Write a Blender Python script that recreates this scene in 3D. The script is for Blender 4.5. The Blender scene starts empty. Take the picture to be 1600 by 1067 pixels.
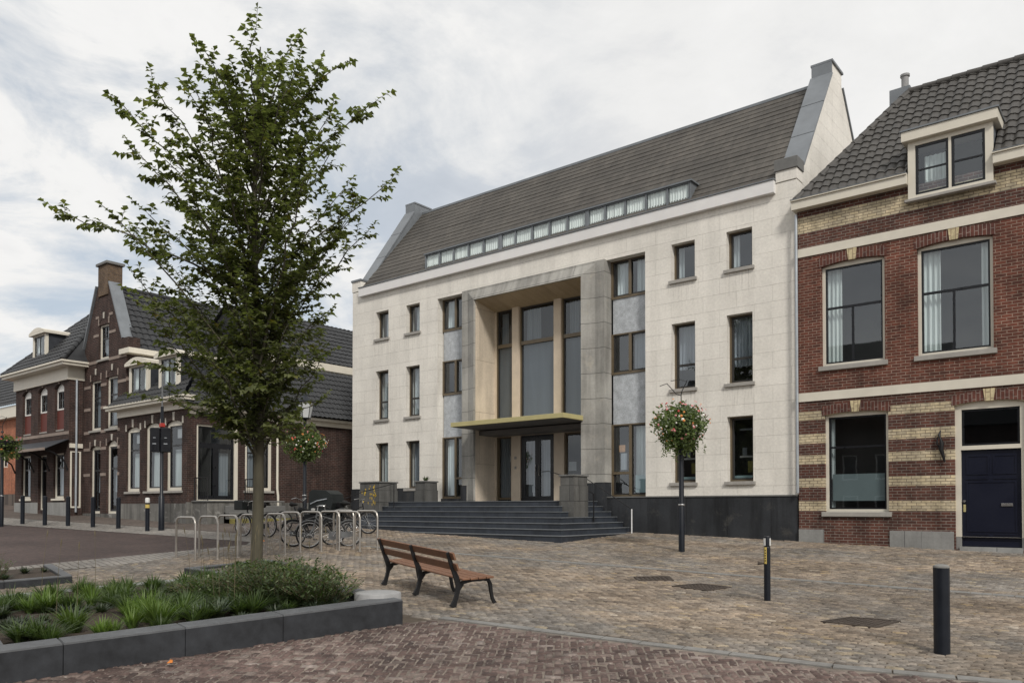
import bpy, bmesh, math, random
import numpy as np
from math import sin, cos, pi, radians, sqrt, atan2
from mathutils import Vector, Matrix
from mathutils.geometry import tessellate_polygon

random.seed(7); np.random.seed(7)
S = bpy.context.scene
C = S.collection
# ------------------------------------------------------------------ camera
cam = bpy.data.cameras.new("camera"); camo = bpy.data.objects.new("camera", cam); C.objects.link(camo)
camo.location = (0, 0, 2.2)
camo.rotation_euler = (radians(91.0), 0, radians(39))
cam.sensor_width = 36; cam.lens = 28.125; cam.shift_y = 0.1486
cam.clip_start = 0.1; cam.clip_end = 2000
S.camera = camo
S.render.resolution_x = 1024; S.render.resolution_y = 682
S.view_settings.view_transform = 'Standard'; S.view_settings.look = 'None'
S.view_settings.exposure = 0.06; S.view_settings.gamma = 1

# ------------------------------------------------------------------ node helper
class N:
    def __init__(s, tree):
        s.t = tree; s.n = tree.nodes; s.l = tree.links
    def node(s, typ, **kw):
        n = s.n.new(typ)
        for k, v in kw.items():
            if k in n.inputs.keys(): s.put(n.inputs[k], v)
            else: setattr(n, k, v)
        return n
    def put(s, sock, v):
        if isinstance(v, bpy.types.NodeSocket): s.l.new(v, sock)
        else:
            if hasattr(sock.default_value, '__len__') and not hasattr(v, '__len__'): v = [v] * len(sock.default_value)
            if hasattr(v, '__len__') and len(sock.default_value) == 4 and len(v) == 3: v = tuple(v) + (1,)
            sock.default_value = v
    def math(s, op, a, b=None, c=None, clamp=False):
        n = s.n.new('ShaderNodeMath'); n.operation = op; n.use_clamp = clamp
        s.put(n.inputs[0], a)
        if b is not None: s.put(n.inputs[1], b)
        if c is not None: s.put(n.inputs[2], c)
        return n.outputs[0]
    def mix(s, f, a, b, blend='MIX'):
        n = s.n.new('ShaderNodeMix'); n.data_type = 'RGBA'; n.blend_type = blend
        s.put(n.inputs[0], f); s.put(n.inputs[6], a); s.put(n.inputs[7], b)
        return n.outputs[2]
    def ramp(s, fac, stops, interp='LINEAR'):
        n = s.n.new('ShaderNodeValToRGB'); r = n.color_ramp; r.interpolation = interp
        while len(r.elements) > 1: r.elements.remove(r.elements[-1])
        r.elements[0].position = stops[0][0]; r.elements[0].color = col4(stops[0][1])
        for p, c in stops[1:]:
            e = r.elements.new(p); e.color = col4(c)
        s.put(n.inputs[0], fac)
        return n.outputs[0]
    def comb(s, x, y, z=0.0):
        n = s.n.new('ShaderNodeCombineXYZ')
        s.put(n.inputs[0], x); s.put(n.inputs[1], y); s.put(n.inputs[2], z); return n.outputs[0]
    def sep(s, v):
        n = s.n.new('ShaderNodeSeparateXYZ'); s.put(n.inputs[0], v); return n.outputs
    def noise(s, vec, scale, detail=4, rough=.55, dist=0.0):
        n = s.n.new('ShaderNodeTexNoise'); s.put(n.inputs['Vector'], vec)
        n.inputs['Scale'].default_value = scale; n.inputs['Detail'].default_value = detail
        n.inputs['Roughness'].default_value = rough; n.inputs['Distortion'].default_value = dist
        return n.outputs[0]
    def vmul(s, v, k):
        n = s.n.new('ShaderNodeVectorMath'); n.operation = 'MULTIPLY'; s.put(n.inputs[0], v); n.inputs[1].default_value = k; return n.outputs[0]
def col4(c):
    if not hasattr(c, '__len__'): c = (c, c, c)
    return tuple(c) + (1,) if len(c) == 3 else tuple(c)

# ------------------------------------------------------------------ world: clouded sky
W = bpy.data.worlds.new("World"); S.world = W; W.use_nodes = True
w = N(W.node_tree); w.n.clear()
SUN = Vector((.62, -.42, .66)).normalized()
sky = w.node('ShaderNodeTexSky', sky_type='NISHITA', sun_disc=False)
sky.sun_elevation = math.asin(SUN.z); sky.sun_rotation = atan2(SUN.x, SUN.y)
sky.altitude = 0; sky.air_density = 1.0; sky.dust_density = 2.0; sky.ozone_density = 1.5
tc = w.node('ShaderNodeTexCoord'); g = tc.outputs['Generated']
sx, sy, sz = w.sep(g)
den = w.math('ADD', w.math('MAXIMUM', sz, 0.0), .22)
cv = w.comb(w.math('DIVIDE', sx, den), w.math('DIVIDE', sy, den), 0.0)
n1 = w.noise(w.vmul(cv, (1.0, 1.35, 1)), .9, 8, .6, .35)
n2 = w.noise(w.vmul(cv, (1.2, 1.0, 1)), 2.6, 9, .62, .5)
n3 = w.noise(cv, .45, 3, .5)
cl = w.math('ADD', w.math('MULTIPLY', n1, .62), w.math('MULTIPLY', n2, .38))
cloud = w.ramp(cl, [(.30, (5.8, 5.9, 6.1)), (.41, (7.0, 7.07, 7.2)), (.49, (8.2, 8.18, 8.1)), (.58, (8.8, 8.75, 8.65)), (.68, (7.4, 7.42, 7.5))])
# a thinner patch of cloud low in the west where blue shows through
vd = w.n.new('ShaderNodeVectorMath'); vd.operation = 'DOT_PRODUCT'; w.put(vd.inputs[0], g); vd.inputs[1].default_value = Vector((-.886, .358, .30)).normalized()
patch = w.ramp(vd.outputs['Value'], [(.80, 0), (.93, .55), (1.0, .9)])
hole = w.ramp(w.math('ADD', w.math('MULTIPLY', n1, .5), w.math('MULTIPLY', n2, .5)), [(.44, 1), (.55, 0)])
blue = w.math('MULTIPLY', w.math('MULTIPLY', patch, hole), .75)
bl = w.mix(1.0, sky.outputs[0], (1.0, 1.0, 1.0), 'MULTIPLY')
skyc = w.mix(.45, bl, (5.2, 6.3, 7.3))
c = w.mix(blue, cloud, skyc)
bg = w.node('ShaderNodeBackground', Strength=.1); w.put(bg.inputs[0], c)
wo = w.node('ShaderNodeOutputWorld'); w.l.new(bg.outputs[0], wo.inputs[0])
sl = bpy.data.lights.new("sun", 'SUN'); sl.energy = 2.3; sl.angle = radians(9); sl.color = (1, .95, .88)
so = bpy.data.objects.new("sun", sl); C.objects.link(so); so.location = (20, -20, 40)
so.rotation_euler = (-SUN).to_track_quat('-Z', 'Y').to_euler()

def G(x, y):
    x = min(max(x, -60), 12); y = min(max(y, -12), 34)
    return .02 - .028 * x + .048 * y

# ------------------------------------------------------------------ materials
MATS = {}
def newmat(name):
    m = bpy.data.materials.new(name); m.use_nodes = True
    k = N(m.node_tree); k.n.clear()
    out = k.node('ShaderNodeOutputMaterial'); b = k.node('ShaderNodeBsdfPrincipled')
    k.l.new(b.outputs[0], out.inputs[0]); MATS[name] = m
    return m, k, b, out
def geo(k):
    gm = k.node('ShaderNodeNewGeometry'); return gm
def wallvec(k):
    """u along the wall (x or y by facing), v = height"""
    gm = geo(k); px, py, pz = k.sep(gm.outputs['Position']); nx, ny, nz = k.sep(gm.outputs['True Normal'])
    f = k.math('GREATER_THAN', k.math('ABSOLUTE', nx), .6)
    u = k.math('ADD', k.math('MULTIPLY', px, k.math('SUBTRACT', 1.0, f)), k.math('MULTIPLY', py, f))
    fl = k.math('GREATER_THAN', k.math('ABSOLUTE', nz), .6)
    v = k.math('ADD', k.math('MULTIPLY', pz, k.math('SUBTRACT', 1.0, fl)), k.math('MULTIPLY', py, fl))
    return k.comb(u, v, 0.0), u, pz, gm
def bump(k, b, h, dist=.01, strength=1.0):
    n = k.node('ShaderNodeBump', Distance=dist, Strength=strength); k.put(n.inputs['Height'], h); k.l.new(n.outputs[0], b.inputs['Normal'])
def simple(name, col, rough=.6, var=.15, nscale=6.0, metal=0.0, bmp=.0, spec=.35, stretch=(1, 1, 1), var2=0.0):
    m, k, b, o = newmat(name)
    gm = geo(k); v = k.vmul(gm.outputs['Position'], stretch)
    n = k.noise(v, nscale, 6, .6); n_ = k.noise(v, nscale * .17, 3, .5)
    f = k.math('ADD', k.math('MULTIPLY', n, .6), k.math('MULTIPLY', n_, .4))
    lo = tuple(x * (1 - var) for x in col); hi = tuple(min(1, x * (1 + var)) for x in col)
    cc = k.ramp(f, [(.3, lo), (.7, hi)])
    if var2:
        r = gm.outputs['Random Per Island']
        cc = k.mix(1.0, cc, k.ramp(r, [(0, 1 - var2), (1, 1 + var2)]), 'MULTIPLY')
    k.put(b.inputs['Base Color'], cc); b.inputs['Roughness'].default_value = rough; b.inputs['Metallic'].default_value = metal
    k.put(b.inputs['Roughness'], k.math('ADD', k.math('MULTIPLY', n, .25), rough - .12, clamp=True))
    b.inputs['Specular IOR Level'].default_value = spec
    if bmp: bump(k, b, n, bmp)
    return m
def brickmat(name, c1, c2, mortar, bw=.22, rh=.075, ms=.009, dark=None, swap=False, bands=None, stain=.35, patches=None):
    m, k, b, o = newmat(name)
    vec, u, z, gm = wallvec(k)
    if swap: vec = k.comb(z, u, 0.0)
    br = k.node('ShaderNodeTexBrick', Scale=1.0); k.put(br.inputs['Vector'], vec)
    br.inputs['Color1'].default_value = col4(c1); br.inputs['Color2'].default_value = col4(c2); br.inputs['Mortar'].default_value = col4(mortar)
    br.inputs['Mortar Size'].default_value = ms; br.inputs['Mortar Smooth'].default_value = .25; br.inputs['Bias'].default_value = -.1
    br.inputs['Brick Width'].default_value = bw; br.inputs['Row Height'].default_value = rh
    cc = br.outputs[0]
    if bands: cc = k.mix(k.ramp(k.math('DIVIDE', z, 16.0), [(.30, 0), (.36, 1), (.56, 1), (.58, 0)]), cc, k.mix(1.0, cc, (1.35, 1.15, 1.05), 'MULTIPLY'))
    if bands:   # list of (z0,z1,c1,c2,mortar)
        b2 = k.node('ShaderNodeTexBrick', Scale=1.0); k.put(b2.inputs['Vector'], vec)
        b2.inputs['Color1'].default_value = col4(bands[0][2]); b2.inputs['Color2'].default_value = col4(bands[0][3]); b2.inputs['Mortar'].default_value = col4(bands[0][4])
        b2.inputs['Mortar Size'].default_value = ms; b2.inputs['Mortar Smooth'].default_value = .25
        b2.inputs['Brick Width'].default_value = bw; b2.inputs['Row Height'].default_value = rh
        st = [(0, 0)]
        for z0, z1, *_ in bands: st += [(z0 / 16, 1), (z1 / 16, 0)]
        f = k.ramp(k.math('DIVIDE', z, 16.0), st, 'CONSTANT')
        cc = k.mix(f, cc, b2.outputs[0])
    n = k.noise(vec, 1.1, 6, .65); n2 = k.noise(vec, 9, 5, .6); n3 = k.noise(k.vmul(vec, (3.2, .35, 1)), 1.0, 5, .6)
    cc = k.mix(1.0, cc, k.ramp(n2, [(.25, .7), (.75, 1.25)]), 'MULTIPLY')
    cc = k.mix(1.0, cc, k.ramp(n, [(.35, 1 - stain), (.62, 1.12)]), 'MULTIPLY')
    cc = k.mix(1.0, cc, k.ramp(n3, [(.38, .78), (.55, 1.05)]), 'MULTIPLY')
    k.put(b.inputs['Base Color'], cc); b.inputs['Roughness'].default_value = .85; b.inputs['Specular IOR Level'].default_value = .3
    h = k.math('ADD', k.math('MULTIPLY', br.outputs['Fac'], -1.0), k.math('MULTIPLY', n2, .5))
    bump(k, b, h, .006)
    return m
def ashlar(name, c1, c2, joint, bw, rh, ms=.006, stain=.25, offs=.5, rough=.75, streak=.15, spots=None, bm=.006):
    m, k, b, o = newmat(name)
    vec, u, z, gm = wallvec(k)
    br = k.node('ShaderNodeTexBrick', Scale=1.0); k.put(br.inputs['Vector'], vec); br.offset = offs
    br.inputs['Color1'].default_value = col4(c1); br.inputs['Color2'].default_value = col4(c2); br.inputs['Mortar'].default_value = col4(joint)
    br.inputs['Mortar Size'].default_value = ms; br.inputs['Mortar Smooth'].default_value = .4
    br.inputs['Brick Width'].default_value = bw; br.inputs['Row Height'].default_value = rh
    n = k.noise(vec, .55, 7, .62); n2 = k.noise(vec, 14, 6, .65); n3 = k.noise(k.vmul(vec, (2.6, .22, 1)), 1.0, 6, .6)
    cc = k.mix(1.0, br.outputs[0], k.ramp(n2, [(.25, .88), (.75, 1.1)]), 'MULTIPLY')
    cc = k.mix(1.0, cc, k.ramp(n, [(.36, 1 - stain), (.6, 1.05)]), 'MULTIPLY')
    cc = k.mix(1.0, cc, k.ramp(n3, [(.35, 1 - streak), (.55, 1.03)]), 'MULTIPLY')
    if spots:
        sp = k.noise(vec, 1.7, 7, .7, .4)
        cc = k.mix(k.ramp(sp, [(.56, 0), (.68, spots[1])]), cc, spots[0])
    k.put(b.inputs['Base Color'], cc); b.inputs['Roughness'].default_value = rough; b.inputs['Specular IOR Level'].default_value = .3
    bump(k, b, k.math('ADD', k.math('MULTIPLY', br.outputs['Fac'], -1.0), k.math('MULTIPLY', n2, .3)), bm)
    return m
def glassmat(name, ior=1.9, tint=(.72, .78, .8), rough=.015, dark=0.0):
    m = bpy.data.materials.new(name); m.use_nodes = True; k = N(m.node_tree); k.n.clear(); MATS[name] = m
    out = k.node('ShaderNodeOutputMaterial')
    gm = geo(k)
    nz = k.noise(gm.outputs['Position'], .9, 2, .5)
    bp = k.node('ShaderNodeBump', Distance=.004, Strength=.25); k.put(bp.inputs['Height'], nz)
    vd_ = k.n.new('ShaderNodeVectorMath'); vd_.operation = 'DOT_PRODUCT'; k.put(vd_.inputs[0], gm.outputs['Incoming']); k.put(vd_.inputs[1], gm.outputs['Normal'])
    f0 = ((ior - 1) / (ior + 1)) ** 2; gr = k.math('SUBTRACT', 1.0, k.math('ABSOLUTE', vd_.outputs['Value']), clamp=True)
    frf = k.math('ADD', k.math('MULTIPLY', k.math('POWER', gr, 5.0), 1 - f0), f0)
    gl = k.node('ShaderNodeBsdfGlossy', Roughness=rough); gl.inputs[0].default_value = (.9, .95, 1, 1); k.l.new(bp.outputs[0], gl.inputs['Normal'])
    tr = k.node('ShaderNodeBsdfTransparent'); tr.inputs[0].default_value = col4(tint)
    mx = k.node('ShaderNodeMixShader'); k.l.new(frf, mx.inputs[0]); k.l.new(tr.outputs[0], mx.inputs[1]); k.l.new(gl.outputs[0], mx.inputs[2])
    k.l.new(mx.outputs[0], out.inputs[0]); return m
def leafmat(name, c1, c2, trans=.35, rough=.45, dead=None):
    m, k, b, o = newmat(name)
    gm = geo(k); r = gm.outputs['Random Per Island']
    st = [(0, c1), (.75, c2)] + ([(.96, c2), (1, dead)] if dead else [])
    cc = k.ramp(r, st)
    n = k.noise(gm.outputs['Position'], 1.6, 3, .5)
    cc = k.mix(1.0, cc, k.ramp(n, [(.35, .72), (.65, 1.25)]), 'MULTIPLY')
    k.put(b.inputs['Base Color'], cc); b.inputs['Roughness'].default_value = rough; b.inputs['Specular IOR Level'].default_value = .35
    tl = k.node('ShaderNodeBsdfTranslucent'); k.put(tl.inputs[0], k.mix(1.0, cc, (1.5, 1.7, .7), 'MULTIPLY'))
    mx = k.node('ShaderNodeMixShader'); mx.inputs[0].default_value = trans
    k.l.new(b.outputs[0], mx.inputs[1]); k.l.new(tl.outputs[0], mx.inputs[2]); k.l.new(mx.outputs[0], o.inputs[0])
    return m
def clothmat(name, c=(.72, .75, .72)):
    m, k, b, o = newmat(name)
    gm = geo(k); n = k.noise(k.vmul(gm.outputs['Position'], (9, 9, .25)), 1.0, 4, .6)
    cc = k.mix(1.0, c, k.ramp(n, [(.3, .65), (.7, 1.15)]), 'MULTIPLY')
    k.put(b.inputs['Base Color'], cc); b.inputs['Roughness'].default_value = .9
    return m
def stonepave(name, c1, c2, mortar, bw, rh, ms, rot=0.0, patch=None, rough=.8, spec=.3, speck=None):
    m, k, b, o = newmat(name)
    gm = geo(k); mp = k.node('ShaderNodeMapping'); k.put(mp.inputs['Vector'], gm.outputs['Position']); mp.inputs['Rotation'].default_value = (0, 0, rot)
    px, py, pz = k.sep(mp.outputs[0]); vec0 = k.comb(px, py, 0.0)
    wob = k.node('ShaderNodeTexNoise'); k.put(wob.inputs['Vector'], vec0); wob.inputs['Scale'].default_value = 2.2; wob.inputs['Detail'].default_value = 3
    va = k.node('ShaderNodeVectorMath'); va.operation = 'MULTIPLY_ADD'; k.put(va.inputs[0], wob.outputs['Color']); va.inputs[1].default_value = (.12, .12, 0); k.put(va.inputs[2], vec0)
    vec = va.outputs[0]
    br = k.node('ShaderNodeTexBrick', Scale=1.0); k.put(br.inputs['Vector'], vec)
    br.inputs['Color1'].default_value = col4(c1); br.inputs['Color2'].default_value = col4(c2); br.inputs['Mortar'].default_value = col4(mortar)
    br.inputs['Mortar Size'].default_value = ms; br.inputs['Mortar Smooth'].default_value = .5
    br.inputs['Brick Width'].default_value = bw; br.inputs['Row Height'].default_value = rh
    n = k.noise(vec0, .45, 5, .6); n2 = k.noise(vec0, 7, 6, .65)
    cc = k.mix(1.0, br.outputs[0], k.ramp(n2, [(.25, .72), (.75, 1.28)]), 'MULTIPLY')
    cc = k.mix(1.0, cc, k.ramp(n, [(.35, .78), (.65, 1.15)]), 'MULTIPLY')
    if speck: cc = k.mix(k.ramp(k.noise(vec0, 16, 5, .7), [(.6, 0), (.7, speck[1])]), cc, speck[0])
    k.put(b.inputs['Base Color'], cc); b.inputs['Roughness'].default_value = rough; b.inputs['Specular IOR Level'].default_value = spec
    bump(k, b, k.math('ADD', k.math('MULTIPLY', br.outputs['Fac'], -1.0), k.math('MULTIPLY', n2, .7)), .012)
    return m
def paver(name, stops, nz=.35, grey=None, rough=.75, spec=.35, fleck=None):
    """material of single laid bricks: colour per brick, plus wide tonal zones"""
    m, k, b, o = newmat(name)
    gm = geo(k); r = gm.outputs['Random Per Island']; p = gm.outputs['Position']
    cc = k.ramp(r, stops)
    if grey:
        zn = k.noise(k.vmul(p, (.55, 1.0, 0)), .42, 4, .6)
        cg = k.ramp(k.math('FRACT', k.math('MULTIPLY', r, 7.3)), grey)
        cc = k.mix(k.ramp(zn, [(.42, 0), (.6, .85)]), cc, cg)
    n = k.noise(p, .8, 5, .62); n2 = k.noise(p, 24, 6, .7)
    cc = k.mix(1.0, cc, k.ramp(n, [(.35, 1 - nz), (.65, 1 + nz * .5)]), 'MULTIPLY')
    cc = k.mix(1.0, cc, k.ramp(n2, [(.25, .6), (.75, 1.4)]), 'MULTIPLY')
    n4 = k.noise(p, .33, 6, .7, .6); cc = k.mix(1.0, cc, k.ramp(n4, [(.36, .75), (.5, 1.0), (.64, 1.12)]), 'MULTIPLY')
    n5 = k.noise(p, 4.5, 6, .7, .3); cc = k.mix(1.0, cc, k.ramp(n5, [(.34, .62), (.5, 1.0), (.66, 1.25)]), 'MULTIPLY')
    if fleck: cc = k.mix(k.ramp(k.noise(p, 13, 7, .72, .5), [(.585, 0), (.65, fleck[1])]), cc, fleck[0])
    k.put(b.inputs['Base Color'], cc); b.inputs['Specular IOR Level'].default_value = spec
    k.put(b.inputs['Roughness'], k.ramp(n2, [(.3, rough - .15), (.7, rough + .15)]))
    bump(k, b, n2, .004)
    return m

M = {}
M['lime'] = ashlar('pale limestone cladding', (.76, .73, .67), (.73, .70, .64), (.66, .63, .575), 1.05, .47, .004, .09, streak=.06, spots=((.58, .545, .48), .22))
M['greystone'] = ashlar('weathered grey stone', (.40, .39, .36), (.335, .325, .30), (.14, .14, .13), 30, .82, .010, .3, spots=((.42, .385, .32), .5), streak=.3)
M['cream'] = simple('cream stone', (.60, .51, .405), .7, .12, 3, bmp=.003)
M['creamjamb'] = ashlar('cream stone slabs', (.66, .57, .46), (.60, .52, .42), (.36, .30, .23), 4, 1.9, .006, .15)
M['darkplinth'] = ashlar('dark basalt cladding', (.034, .037, .042), (.045, .048, .053), (.018, .018, .02), 1.3, 3.0, .008, .35, streak=.5, rough=.5, spots=((.085, .082, .075), .55))
M['step'] = simple('dark blue stone steps', (.033, .039, .050), .5, .5, 5, bmp=.003, stretch=(1, 1, .4))
M['nosing'] = simple('worn pale step edge', (.13, .14, .15), .6, .2, 8)  # tread slabs and lips paler than the risers
M['pedestal'] = ashlar('grey bluestone blocks', (.135, .133, .126), (.10, .10, .096), (.04, .04, .04), .62, .8, .008, .4, streak=.35)
M['pedcap'] = simple('bluestone cap', (.15, .15, .145), .6, .2, 7)
M['white'] = simple('off white paint', (.74, .73, .70), .45, .06, 2.5)
M['cornicewhite'] = simple('pale cornice paint', (.72, .71, .70), .5, .07, 2.0)
M['creampaint'] = simple('cream paint', (.66, .62, .53), .45, .08, 3)
M['bronze'] = simple('bronze window metal', (.13, .10, .062), .4, .2, 5, spec=.5)
M['bronzedark'] = simple('dark bronze sash', (.038, .036, .034), .4, .2, 5)
M['black'] = simple('black gloss paint', (.012, .013, .016), .3, .2, 5)
M['navy'] = simple('navy gloss paint', (.008, .010, .022), .34, .1, 1.5)
M['gold'] = simple('brushed brass fascia', (.43, .38, .18), .5, .12, 5, spec=.6)
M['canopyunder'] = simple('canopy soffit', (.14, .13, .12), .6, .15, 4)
M['panel'] = simple('speckled grey spandrel', (.43, .455, .48), .6, .4, 30, bmp=.003)
M['soffit'] = ashlar('cream soffit in shade tone', (.42, .34, .26), (.38, .31, .24), (.16, .13, .10), 1.55, 9, .006, .15)  # shade of the portal soffit put into a darker cream
M['lead'] = simple('grey lead sheet', (.19, .205, .22), .5, .2, 2.5, metal=.25)
M['zinc'] = simple('zinc pipe', (.42, .45, .48), .4, .15, 6, metal=.5)
M['sillstone'] = simple('grey stone sill', (.33, .315, .29), .7, .15, 8)
M['glass'] = glassmat('window glass', 2.05, (.82, .87, .88))
M['glassclear'] = glassmat('clear window glass', 1.5, (.95, .98, .98))
M['glassdark'] = glassmat('dark window glass', 1.8, (.62, .66, .68))
M['glassgrey'] = glassmat('grey tinted glass', 2.1, (.80, .85, .88))
M['greyfilm'] = simple('grey window film', (.20, .22, .245), .5, .25, .9, stretch=(3, 3, .3))
M['frost'] = simple('frosted film', (.30, .36, .36), .5, .1, 2)
M['curtain'] = clothmat('white net curtain', (.80, .84, .82))
M['greydrape'] = clothmat('grey vertical drape', (.42, .45, .48))
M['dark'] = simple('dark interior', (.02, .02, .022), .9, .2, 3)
M['interior'] = simple('dim room backing', (.09, .085, .08), .9, .3, .8)  # dark colour standing in for unlit rooms behind the panes
M['brick'] = brickmat('red brown brick', (.125, .050, .036), (.070, .033, .027), (.23, .20, .17), bands=[
    (2.11, 2.36, (.62, .52, .34), (.52, .45, .32), (.22, .17, .13)), (2.71, 2.96, 0, 0, 0), (3.32, 3.57, 0, 0, 0), (3.92, 4.17, 0, 0, 0), (4.52, 4.77, 0, 0, 0), (9.63, 10.11, 0, 0, 0)], ms=.008)
M['soldier'] = brickmat('arch brick', (.135, .05, .036), (.085, .036, .03), (.26, .2, .17), swap=True, bw=.3, rh=.085)
M['keystone'] = brickmat('yellow key brick', (.62, .53, .33), (.55, .46, .28), (.34, .25, .17), swap=True, bw=.3, rh=.10)
M['brick2'] = brickmat('dark purple brick', (.062, .032, .026), (.038, .023, .020), (.125, .105, .092), ms=.007, stain=.4)
M['brick2b'] = brickmat('dark old brick', (.060, .033, .027), (.038, .024, .021), (.10, .09, .08), ms=.008, stain=.45)
M['orange'] = brickmat('orange brick', (.42, .16, .085), (.34, .12, .07), (.34, .22, .16), ms=.007, stain=.2)
M['chimbrick'] = brickmat('ochre brick', (.15, .10, .06), (.11, .075, .05), (.15, .12, .10))
M['bandstone'] = simple('worn pale band stone', (.26, .21, .18), .8, .25, 6)
M['whitestone'] = simple('pale accent stone', (.46, .43, .38), .8, .18, 8)
M['plinthstone'] = ashlar('grey plinth stone', (.30, .30, .29), (.27, .27, .26), (.10, .10, .10), 2.0, 3, .008, .25)
M['oldplinth'] = ashlar('worn grey plinth', (.20, .195, .18), (.16, .155, .145), (.05, .05, .05), .9, 3, .010, .45, spots=((.46, .45, .43), .6), streak=.45)
M['tile'] = simple('dark pantile', (.062, .058, .053), .55, .35, 5, spec=.4, var2=0)
M['tile2'] = simple('black glazed pantile', (.028, .029, .031), .5, .4, 4, spec=.4)
M['walnut'] = simple('dark red panel', (.12, .03, .022), .6, .15, 6)
M['slate'] = simple('slate dormer side', (.035, .038, .045), .55, .25, 5)
M['steel'] = simple('brushed steel tube', (.50, .47, .43), .34, .15, 12, metal=.85)
M['pole'] = simple('dark blue pole paint', (.008, .0105, .016), .4, .2, 6)
M['iron'] = simple('black cast iron', (.010, .010, .011), .5, .2, 20, bmp=.002)
M['wood'] = simple('weathered hardwood slat', (.19, .095, .055), .6, .3, 4, stretch=(3, 3, 12), bmp=.001)
M['bark'] = simple('green grey bark', (.075, .068, .047), .85, .4, 9, stretch=(1, 1, .35), bmp=.012)
M['leaf'] = leafmat('tree leaf', (.062, .074, .034), (.145, .160, .072), .42, dead=(.16, .13, .03))
M['gr1'] = leafmat('bright blade', (.065, .115, .025), (.12, .175, .045), .32)
M['gr2'] = leafmat('mid green blade', (.036, .064, .022), (.080, .115, .040), .3)
M['gr3'] = leafmat('grey green leaf', (.040, .060, .038), (.075, .095, .060), .2)
M['bush'] = leafmat('shrub leaf', (.036, .058, .024), (.095, .13, .058), .33, dead=(.35, .38, .25))
M['basketleaf'] = leafmat('basket leaf', (.055, .085, .028), (.13, .17, .06), .35)
M['stem'] = simple('dry stem', (.12, .10, .06), .8, .2, 10)
M['fred'] = simple('red petal', (.48, .07, .06), .6, .25, 30)
M['fpink'] = simple('pink petal', (.55, .22, .22), .6, .2, 30)
M['forange'] = simple('orange petal', (.62, .24, .07), .6, .25, 30)
M['fwhite'] = simple('white petal', (.78, .76, .70), .6, .1, 30)
M['soil'] = simple('dark soil', (.055, .042, .032), .95, .5, 22, bmp=.02)
M['gravel'] = simple('pit gravel', (.14, .12, .10), .9, .6, 45, bmp=.02)
M['granite'] = simple('dark granite kerb', (.027, .029, .033), .65, .55, 7, bmp=.002)
M['granitetop'] = simple('pale kerb top', (.10, .104, .11), .65, .3, 11, bmp=.002)  # top slab paler than the kerb sides
M['concrete'] = simple('pale concrete', (.30, .30, .30), .7, .2, 9)
M['redsheet'] = simple('sand joint red', (.185, .155, .13), .95, .75, 2.5)
M['tansheet'] = simple('sand joint tan', (.085, .068, .052), .95, .4, 14)
M['roadm'] = stonepave('dark clinker road', (.090, .062, .055), (.068, .050, .046), (.05, .04, .036), .21, .075, .008)
M['greypave'] = stonepave('grey granite setts', (.27, .25, .225), (.21, .20, .185), (.10, .085, .07), .26, .15, .014, rot=.2)
M['darkpave'] = stonepave('brown pavement brick', (.145, .118, .10), (.11, .09, .078), (.06, .05, .045), .21, .10, .008)
M['groundm'] = stonepave('town ground', (.20, .165, .135), (.16, .135, .115), (.09, .07, .06), .24, .12, .01)
M['bandm'] = simple('grey stone strip', (.20, .195, .185), .7, .3, 9, bmp=.003)
M['pavered'] = paver('red brown paving brick', [(0, (.075, .052, .046)), (.35, (.112, .076, .066)), (.7, (.142, .100, .087)), (.95, (.19, .15, .13)), (1, (.24, .20, .18))], .3, fleck=((.42, .37, .33), .6))
M['pavetan'] = paver('tan paving brick', [(0, (.135, .105, .08)), (.3, (.215, .170, .128)), (.6, (.285, .225, .168)), (.9, (.24, .20, .16)), (.97, (.33, .245, .145)), (1, (.38, .33, .27))], .25,
                     fleck=((.38, .33, .27), .3),
                     grey=[(0, (.13, .118, .105)), (.5, (.19, .175, .158)), (.85, (.225, .212, .195)), (1, (.28, .235, .165))])
M['yellow'] = simple('yellow tape', (.55, .42, .12), .5, .1, 9)
M['refl'] = simple('white reflector', (.62, .62, .60), .4, .1, 9)
M['red'] = simple('red signal paint', (.38, .04, .03), .5, .1, 9)
M['rubber'] = simple('black tyre rubber', (.015, .015, .015), .7, .2, 9)
M['chrome'] = simple('chrome part', (.55, .55, .55), .25, .1, 9, metal=.9)
M['bikegrey'] = simple('grey bicycle paint', (.16, .165, .17), .4, .15, 9, metal=.3)
M['bikeblack'] = simple('black bicycle paint', (.016, .017, .019), .35, .15, 9)
M['canvas'] = simple('black hood fabric', (.020, .024, .024), .6, .3, 4)
M['rust'] = simple('rusty iron cover', (.060, .047, .038), .7, .4, 30, bmp=.004)
M['leafdead'] = simple('orange fallen leaf', (.60, .20, .04), .7, .2, 30)
M['moss'] = simple('mossy stone', (.20, .175, .055), .9, .4, 6, bmp=.004)
M['goldmark'] = simple('yellow paint mark', (.62, .42, .05), .5, .3, 9)
M['lampglass'] = simple('milky lantern glass', (.55, .57, .58), .25, .1, 4)
M['teal'] = simple('pale blue board', (.42, .55, .55), .6, .1, 2)
M['paper'] = simple('notice paper', (.72, .72, .72), .6, .1, 9)
M['vase'] = simple('blue glazed vase', (.10, .22, .30), .3, .2, 6)
M['amber'] = simple('amber picture', (.62, .33, .16), .7, .35, 14)

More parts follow.
